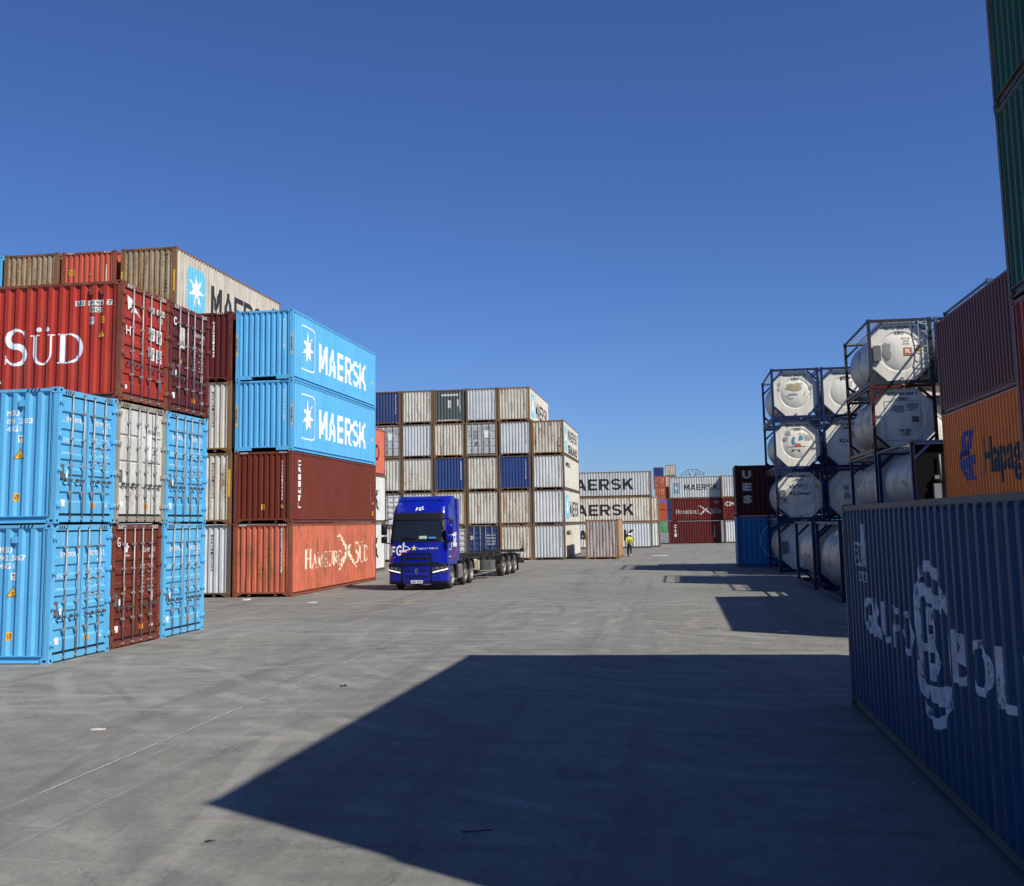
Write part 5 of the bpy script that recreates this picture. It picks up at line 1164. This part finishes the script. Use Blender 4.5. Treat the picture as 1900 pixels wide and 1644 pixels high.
front_decal('emblem', star(-.12, 1.76, .13, 5, .42, 90), simple('gold_star', (.75, .62, .2), .5), TR); front_decal('lettering', fit(text2d('Logigroup F. Galbis, S.L.', .0), .04, .92, 1.69, 1.785), M_WHITE, TR)
front_decal('roof_lettering', FGL(-.16, .22, 3.32, 3.52), M_WHITE, TR, .01)
side_decal('flank_lettering', join(fit(text2d('FGL', .06), 1.15, 2.2, 1.75, 2.4, .15)), M_WHITE, TR, 1.262); side_decal('flank_lettering', join(fit(text2d('Logigroup', .02), .6, 1.1, 1.62, 1.72), rect(.6, 1.0, 1.36, 1.39)), M_WHITE, TR, 1.262); side_decal('flank_stripe', stroke([(1.1, 1.25), (2.2, 1.72)], .09), M_RED, TR, 1.262)
# dashboard clutter seen through the screen
b = MB(); b.box(.10, .42, .13, .16, 2.14, 2.26, 0); b.build('dashboard_paper', [simple('pale_green_paper', (.45, .62, .45), .6)], TR).location.y = -.05
b = MB(); b.box(.50, .82, .06, .10, 2.14, 2.22, 0); b.build('dashboard_cloth', [simple('blue_cloth', (.06, .25, .6), .7)], TR)
# roof fairing
b = MB()
rows = []
for (y, hw, zt) in ((1.05, 1.06, 3.80), (1.35, 1.16, 3.93), (1.7, 1.19, 3.97), (2.32, 1.20, 3.98)): rows.append([(-hw, y, 3.3), (-hw, y, zt-.12), (-hw+.12, y, zt), (hw-.12, y, zt), (hw, y, zt-.12), (hw, y, 3.3)])
b.grid(rows, smooth=False); b.poly(rows[-1]); b.poly(rows[0][::-1]); b.build('roof_fairing', [M_CAB], TR)
for s in (-1, 1): b = MB(); b.box(s*1.20, s*1.25, 2.30, 2.72, 1.15, 3.85); b.build('side_deflector', [M_CAB], TR)
for s in (-.62, .62):
    b = MB(); b.cyl((s, .82, 3.55), (s, .80, 3.92), .012, 6); b.cyl((s, .80, 3.92), (s, .80, 3.94), .03, 6); b.build('antenna', [M_TRIM], TR)
# chassis
b = MB()
for s in (-1, 1): b.box(s*.34, s*.42, .8, 6.35, .72, .98)
for y in (.9, 2.6, 3.6, 4.6, 5.9): b.box(-.42, .42, y, y+.1, .76, .94)
b.box(-.55, .55, 4.55, 5.3, .98, 1.12); b.build('chassis_frame', [M_CHAS], TR)
b = MB(); b.cyl((0, 4.95, 1.12), (0, 4.95, 1.17), .48, 24); b.build('fifth_wheel', [M_CHAS], TR)
for s in (-1, 1):
    b = MB(); rows = [[(s*1.20+dx, y, z) for dx, z in ((-.02*s, .36), (0, .42), (0, .88), (-.04*s, .96), (-.6*s, .96), (-.68*s, .88), (-.68*s, .42), (-.6*s, .36))] for y in (2.75, 3.75)]
    b.grid(rows, closed=True, smooth=False); b.poly(rows[0]); b.poly(rows[1]); b.build('fuel_tank', [M_TANKAL if s > 0 else M_CHAS], TR)
    b = MB(); b.box(s*1.22, s*.75, .62, .78, .35, 1.05); b.box(s*1.24, s*.8, 2.05, 2.45, .4, 1.04)
    for (za, ya) in ((0.5, .7),): pass
    rows = [[(s*x, 1.42+math.cos(R(a))*.60, .52+math.sin(R(a))*.60) for a in range(-5, 190, 15)] for x in (1.245, .75)]
    b.grid(rows); b.build('wheel_arch', [M_TRIM], TR)
    wheel(TR, s*1.22, 1.42, .52, .52, .31, s)
    for y, du in ((4.15, False), (5.50, True)): wheel(TR, s*1.22, y, .52, .52, .30, s, du)
    for y in (4.15, 5.50):
        b = MB(); rows = [[(s*x, y+math.cos(R(a))*.60, .54+math.sin(R(a))*.60) for a in range(10, 171, 16)] for x in (1.24, .62)]; b.grid(rows); b.grid([[(p[0], p[1], p[2]+.02) for p in rw] for rw in rows]); b.build('mudguard', [M_TRIM], TR)
b = MB()
for y in (1.42, 4.15, 5.5): b.cyl((-.95, y, .52), (.95, y, .52), .07, 8)
b.build('axle', [M_CHAS], TR)

TS = thing('skeletal_trailer', 'empty black skeletal container trailer with three axles, coupled behind the blue lorry', 'trailer', (-10.92+.10, 50.05, 0), R(-4.2))
b = MB()
for s in (-1, 1):
    b.box(s*.42, s*.54, -1.3, 12.1, 1.02, 1.10); b.box(s*.46, s*.50, -1.3, 12.1, .80, 1.02) if False else b.box(s*.46, s*.50, 1.2, 12.1, .80, 1.02); b.box(s*.42, s*.54, 1.2, 12.1, .74, .80)
for y in (-1.3, .4, 2.2, 3.9, 6.0, 7.5, 9.0, 10.6, 12.0): b.box(-.42, .42, y, y+.12, .9, 1.02)
b.build('main_beam', [M_CHAS], TS)
for y in (-1.35, 4.7, 6.1, 11.95):
    b = MB(); b.box(-1.21, 1.21, y, y+.22, 1.10, 1.25)
    for s in (-1, 1): b.box(s*1.21, s*1.02, y-.02, y+.24, 1.25, 1.30); b.cyl((s*1.12, y+.11, 1.30), (s*1.12, y+.11, 1.42), .035, 8)
    b.build('twist_lock_bolster', [M_CHAS], TS)
for s in (-1, 1):
    b = MB(); b.box(s*.62, s*.78, 2.35, 2.5, .30, 1.05); b.box(s*.55, s*.85, 2.25, 2.6, .22, .26); b.bar((s*.70, 2.42, .6), (s*.5, 3.1, 1.0), .06); b.build('landing_leg', [M_CHAS], TS)
    b = MB(); b.box(s*1.2, s*.72, 4.3, 5.2, .42, .90); b.build('tool_box', [simple('dusty_box_grey', (.12, .115, .11), .6)], TS)
    b = MB(); b.box(s*1.0, s*.6, 3.1, 3.7, .5, .9); b.build('support_bracket', [M_CHAS], TS)
    for y in (7.1, 8.42, 9.74):
        wheel(TS, s*1.22, y, .52, .52, .36, s)
        b = MB(); rows = [[(s*x, y+math.cos(R(a))*.60, .54+math.sin(R(a))*.60) for a in range(20, 161, 14)] for x in (1.23, .72)]; b.grid(rows); b.build('mudguard', [M_TRIM], TS)
    b = MB(); b.box(s*1.2, s*.75, 10.6, 10.63, .15, .75); b.build('mud_flap', [M_TRIM], TS)
    b = MB(); b.box(s*.95, s*1.15, 12.16, 12.19, .62, .74); b.build('rear_lamp', [M_RED], TS)
b = MB(); b.box(-1.2, 1.2, 12.0, 12.15, .48, .78); b.box(-1.0, 1.0, 11.6, 12.0, .78, 1.02); b.build('rear_bumper', [M_CHAS], TS)
b = MB()
for y in (7.1, 8.42, 9.74): b.cyl((-.95, y, .52), (.95, y, .52), .075, 8)
b.build('axle', [M_CHAS], TS)
b = MB(); b.box(-.1, 1.15, 1.25, 1.75, 1.0, 1.06); b.box(.6, 1.18, 1.9, 2.1, .55, 1.0); b.build('air_tank_bracket', [simple('cream_bracket', (.5, .44, .3), .6)], TS)

# ================================================================ worker walking away
M_SKIN = simple('skin', (.45, .26, .18), .6); M_HIVIS = simple('hi_vis_yellow', (.50, .62, .05), .6, vary=.12); M_NAVYC = simple('dark_work_cloth', (.012, .014, .025), .8); M_HELM = simple('white_helmet_shell', (.78, .78, .76), .35); M_BOOT = simple('boot_leather', (.02, .018, .016), .6)
PN = thing('person', 'worker walking away in white helmet, hi-vis yellow jacket and dark trousers', 'person', (-3.72, 84.4, 0), R(8))
def skin_mesh(name, pts, edges, rad, mat, parent, root=0, sub=2):
    me = bpy.data.meshes.new(name); me.from_pydata(pts, edges, []); me.materials.append(mat); o = link(name, me, parent)
    m1 = o.modifiers.new('skin', 'SKIN'); m1.use_smooth_shade = True; sv = me.skin_vertices[0].data
    for i, r in enumerate(rad): sv[i].radius = (r, r) if not isinstance(r, tuple) else r
    sv[root].use_root = True; m2 = o.modifiers.new('sub', 'SUBSURF'); m2.levels = sub; m2.render_levels = sub; return o
# y forward is +Y (walking away); left foot forward
J = {'pel': (0, 0, .95), 'spi': (0, .01, 1.15), 'che': (0, .0, 1.36), 'nec': (0, .02, 1.50), 'hed': (0, .04, 1.62), 'top': (0, .04, 1.74),
     'shl': (-.19, 0, 1.42), 'ell': (-.26, -.10, 1.14), 'wrl': (-.25, .02, .90), 'hal': (-.245, .06, .82),
     'shr': (.19, 0, 1.42), 'elr': (.27, .02, 1.13), 'wrr': (.25, .16, .92), 'har': (.24, .20, .84),
     'hil': (-.095, 0, .90), 'knl': (-.10, .16, .50), 'anl': (-.10, .20, .09), 'tol': (-.11, .34, .035),
     'hir': (.095, 0, .90), 'knr': (.10, .02, .49), 'anr': (.10, -.26, .14), 'tor': (.11, -.16, .035)}
def sub_skel(keys, edges): 
    ix = {k: i for i, k in enumerate(keys)}; return [J[k] for k in keys], [(ix[a], ix[b]) for a, b in edges]
ks = list(J); E_ = [('pel', 'spi'), ('spi', 'che'), ('che', 'nec'), ('nec', 'hed'), ('hed', 'top'), ('che', 'shl'), ('shl', 'ell'), ('ell', 'wrl'), ('wrl', 'hal'), ('che', 'shr'), ('shr', 'elr'), ('elr', 'wrr'), ('wrr', 'har'), ('pel', 'hil'), ('hil', 'knl'), ('knl', 'anl'), ('anl', 'tol'), ('pel', 'hir'), ('hir', 'knr'), ('knr', 'anr'), ('anr', 'tor')]
p_, e_ = sub_skel(ks, E_); rd = dict(pel=.14, spi=.125, che=.15, nec=.055, hed=.085, top=.06, shl=.06, ell=.045, wrl=.03, hal=.032, shr=.06, elr=.045, wrr=.03, har=.032, hil=.09, knl=.06, anl=.04, tol=.035, hir=.09, knr=.06, anr=.04, tor=.035)
hand_i = {'l': ks.index('hal'), 'r': ks.index('har')}
rad = [rd[k] for k in ks]
for sd_, sx in (('l', -1), ('r', 1)):
    hx, hy, hz = J['ha'+sd_]
    for k, (dy, ln) in enumerate(((-.028, .065), (-.010, .08), (.008, .085), (.026, .075))):
        i = len(p_); p_ += [(hx, hy+dy, hz-.035), (hx-sx*.012, hy+dy+.006, hz-.035-ln*.6), (hx-sx*.03, hy+dy+.008, hz-.035-ln)]; e_ += [(hand_i[sd_], i), (i, i+1), (i+1, i+2)]; rad += [.010, .009, .007]
    i = len(p_); p_ += [(hx-sx*.02, hy+.045, hz-.01), (hx-sx*.03, hy+.058, hz-.05)]; e_ += [(hand_i[sd_], i), (i, i+1)]; rad += [.011, .009]
skin_mesh('body', p_, e_, rad, M_SKIN, PN)
b = MB(); b.cyl((0, .135, 1.62), (0, .165, 1.605), .016, 8, r2=.006)
for s in (-1, 1): b.cyl((s*.088, .03, 1.62), (s*.10, .03, 1.62), .025, 8)
b.build('face_feature', [M_SKIN], PN)
ks2 = ['spi', 'che', 'nec', 'shl', 'ell', 'wrl', 'shr', 'elr', 'wrr', 'pel']
p2, e2 = sub_skel(ks2, [('pel', 'spi'), ('spi', 'che'), ('che', 'shl'), ('shl', 'ell'), ('ell', 'wrl'), ('che', 'shr'), ('shr', 'elr'), ('elr', 'wrr'), ('che', 'nec')])
skin_mesh('hi_vis_jacket', p2, e2, [.165, .185, .075, .085, .066, .05, .085, .066, .05, .15], M_HIVIS, PN, 1)
ks3 = ['pel', 'hil', 'knl', 'anl', 'hir', 'knr', 'anr', 'spi']; J3 = dict(J); p3, e3 = sub_skel(ks3, [('pel', 'hil'), ('hil', 'knl'), ('knl', 'anl'), ('pel', 'hir'), ('hir', 'knr'), ('knr', 'anr'), ('pel', 'spi')])
p3[3] = (-.10, .19, .15); p3[6] = (.10, -.23, .20); p3[7] = (0, .0, 1.06)
skin_mesh('trousers', p3, e3, [.165, .115, .085, .062, .115, .085, .062, .150], M_NAVYC, PN)
for k, (a_, t_) in {'l': ('anl', 'tol'), 'r': ('anr', 'tor')}.items():
    ax, ay, az = J[a_]; tx, ty, tz = J[t_]; skin_mesh('boot', [(ax, ay, az+.05), (ax, ay-.02, az-.02), (tx, ty, tz+.015)], [(0, 1), (1, 2)], [.058, .062, .045], M_BOOT if k == 'l' else M_HIVIS, PN)
b = MB(); b.lathe([(0, .118), (.0, .128), (.02, .125), (.06, .115), (.10, .085), (.125, .045), (.13, .001)], (0, .035, 1.68), (0, 0, 1), 20); b.poly([(-.11, .12, 1.685), (.11, .12, 1.685), (.09, .20, 1.68), (-.09, .20, 1.68)]); b.build('helmet', [M_HELM], PN)
b = MB()
for s in (-1, 1): b.bar((s*.10, -.19, 1.10), (s*.08, -.195, 1.46), .04, .008)
b.bar((-.17, -.17, 1.06), (.17, -.17, 1.06), .01, .06); b.build('dark_strap', [M_NAVYC], PN)

# ================================================================ far power pylon and its lines
PY = thing('power_pylon', 'distant lattice power pylon head peeping over the far containers', 'pylon', (10.4, 700, 0))
M_LAT = simple('galvanised_lattice', (.16, .17, .18), .6, .3)
b = MB(); T = .32
for s in (-1, 1):
    for y in (-1, 1): b.bar((s*4, y*3, 0), (s*1.0, y*.8, 27), T)
for k in range(9):
    z = k*3; f = 4-3*k/9; g2 = 4-3*(k+1)/9
    for y in (-1, 1): b.bar((-f, y*f*.75, z), (g2, y*g2*.75, z+3), T*.6); b.bar((f, y*f*.75, z), (-g2, y*g2*.75, z+3), T*.6)
for s in (-1, 1):
    b.bar((0, 0, 28.6), (s*3.1, 0, 34.6), T); b.bar((s*3.1, 0, 34.6), (s*7.4, 0, 31.4), T); b.bar((s*1.6, 0, 31.2), (s*7.4, 0, 31.4), T); b.bar((s*1.0, 0, 27), (s*1.6, 0, 31.2), T); b.bar((s*3.1, 0, 34.6), (s*1.6, 0, 31.2), T*.7); b.bar((s*1.6, 0, 31.2), (s*4.6, 0, 33.4), T*.6); b.bar((s*4.2, 0, 31.3), (s*4.6, 0, 33.4), T*.6)
b.bar((-3.1, 0, 34.6), (3.1, 0, 34.6), T); b.bar((-1, 0, 27), (1, 0, 27), T); b.build('lattice', [M_LAT], PY)
b = MB()
for x in (-7.2, 0, 7.2): b.cyl((x, 0, 31.3 if x else 34.4), (x, 0, 29.8 if x else 32.8), .22, 6)
b.build('insulator', [M_LAT], PY)
for (x, z) in ((7.2, 33.9), (7.2, 29.8), (0, 32.8)):
    b = MB(); pts = [Vector((10.4+x+150*t, 700+30*t, z-3.5*4*t*(1-t)*.4)) for t in [k/16 for k in range(17)]]
    for p, q in zip(pts, pts[1:]): b.bar(p, q, .09)
    tag(b.build('power_line', [M_LAT]), f'thin overhead wire running right from the pylon, {"highest" if z > 33 else "lowest" if z < 30 else "middle"} of three', 'wire', 'overhead wires')

# ================================================================ small things lying on the ground
M_PAPER = simple('litter_white', (.45, .43, .39), .8, vary=.2); M_WOOD = simple('dry_wood', (.30, .22, .13), .8, vary=.3)
def litter(name, label, cat, x, y, L_, w_, h_, rz, mat, seed):
    rnd = random.Random(seed); b = MB(); n = 7; rows = []
    for i in range(n):
        t_ = i/(n-1)-.5; wi = w_*(1-.5*abs(t_)*rnd.uniform(.6, 1.6)); hh = h_*rnd.uniform(.5, 1.0); bend = rnd.uniform(-.15, .15)*w_
        rows.append([(t_*L_, bend-wi/2, .002), (t_*L_, bend-wi*.3, hh*.8), (t_*L_, bend+wi*.25, hh), (t_*L_, bend+wi/2, .002)])
    b.grid(rows, closed=True, smooth=False); b.poly(rows[0]); b.poly(rows[-1]); o = b.build(name, [mat]); o.location = (x, y, 0); o.rotation_euler = (0, 0, R(rz)); tag(o, label, cat); return o
litter('stick', 'long thin dark stick lying in the big shadow', 'stick', -3.23, 15.2, .95, .03, .015, -68, M_TRIM, 1)
litter('stick', 'short dark stick near the lower edge of the big shadow', 'stick', -1.87, 9.93, .26, .02, .012, 20, M_TRIM, 2)
litter('paper_scrap', 'curled pale paper scrap on the sunlit slab at far left', 'litter', -7.99, 14.46, .20, .035, .03, 10, M_PAPER, 3)
litter('paper_scrap', 'white rag lying far off beside the worker', 'litter', -1.45, 86.6, 1.3, .45, .05, 0, M_PAPER, 4)
litter('wood_splinter', 'pale wood splinter by the tip of the big shadow', 'litter', -4.30, 10.05, .50, .010, .006, 4, M_WOOD, 5)
litter('stone_chip', 'dark flat chip on the sunlit slab in the lower left', 'litter', -4.15, 9.45, .09, .03, .02, 30, M_TRIM, 6)
litter('plastic_shred', 'dark crumpled shred by the edge of the big shadow', 'litter', -5.77, 18.5, .12, .06, .03, 40, M_TRIM, 7)
litter('rope_end', 'short pale rope end in shade near the dark blue container', 'litter', 2.33, 12.0, .20, .03, .02, 60, M_PAPER, 8)
litter('paper_scrap', 'white scrap on the ground in front of the salmon container', 'litter', -13.2, 38.6, .30, .10, .05, 15, M_PAPER, 9)
litter('paper_scrap', 'small white scrap in the corner by the half hidden containers', 'litter', -16.4, 40.3, .45, .15, .08, 75, M_PAPER, 10)
litter('paper_scrap', 'bright scrap on the shaded strip before the tanks', 'litter', 2.44, 27.4, .25, .10, .03, 5, M_PAPER, 11)
b = MB(); rnd = random.Random(5)
pts = [(-9.60+.10*math.sin(k*.9)+(.35 if k > 9 else 0)*(k-9)*.3, 37.0+.42*k) for k in range(13)]
for k in range(12):
    w_ = .05+.06*rnd.random(); (x, y), (x2, y2) = pts[k], pts[k+1]; b.poly([(x-w_, y, .004), (x+w_, y, .004), (x2+w_, y2, .004), (x2-w_, y2, .004)])
tag(b.build('road_marking', [simple('faded_yellow_line', (.26, .215, .13), .8, vary=.4, scale=4)]), kind='structure')
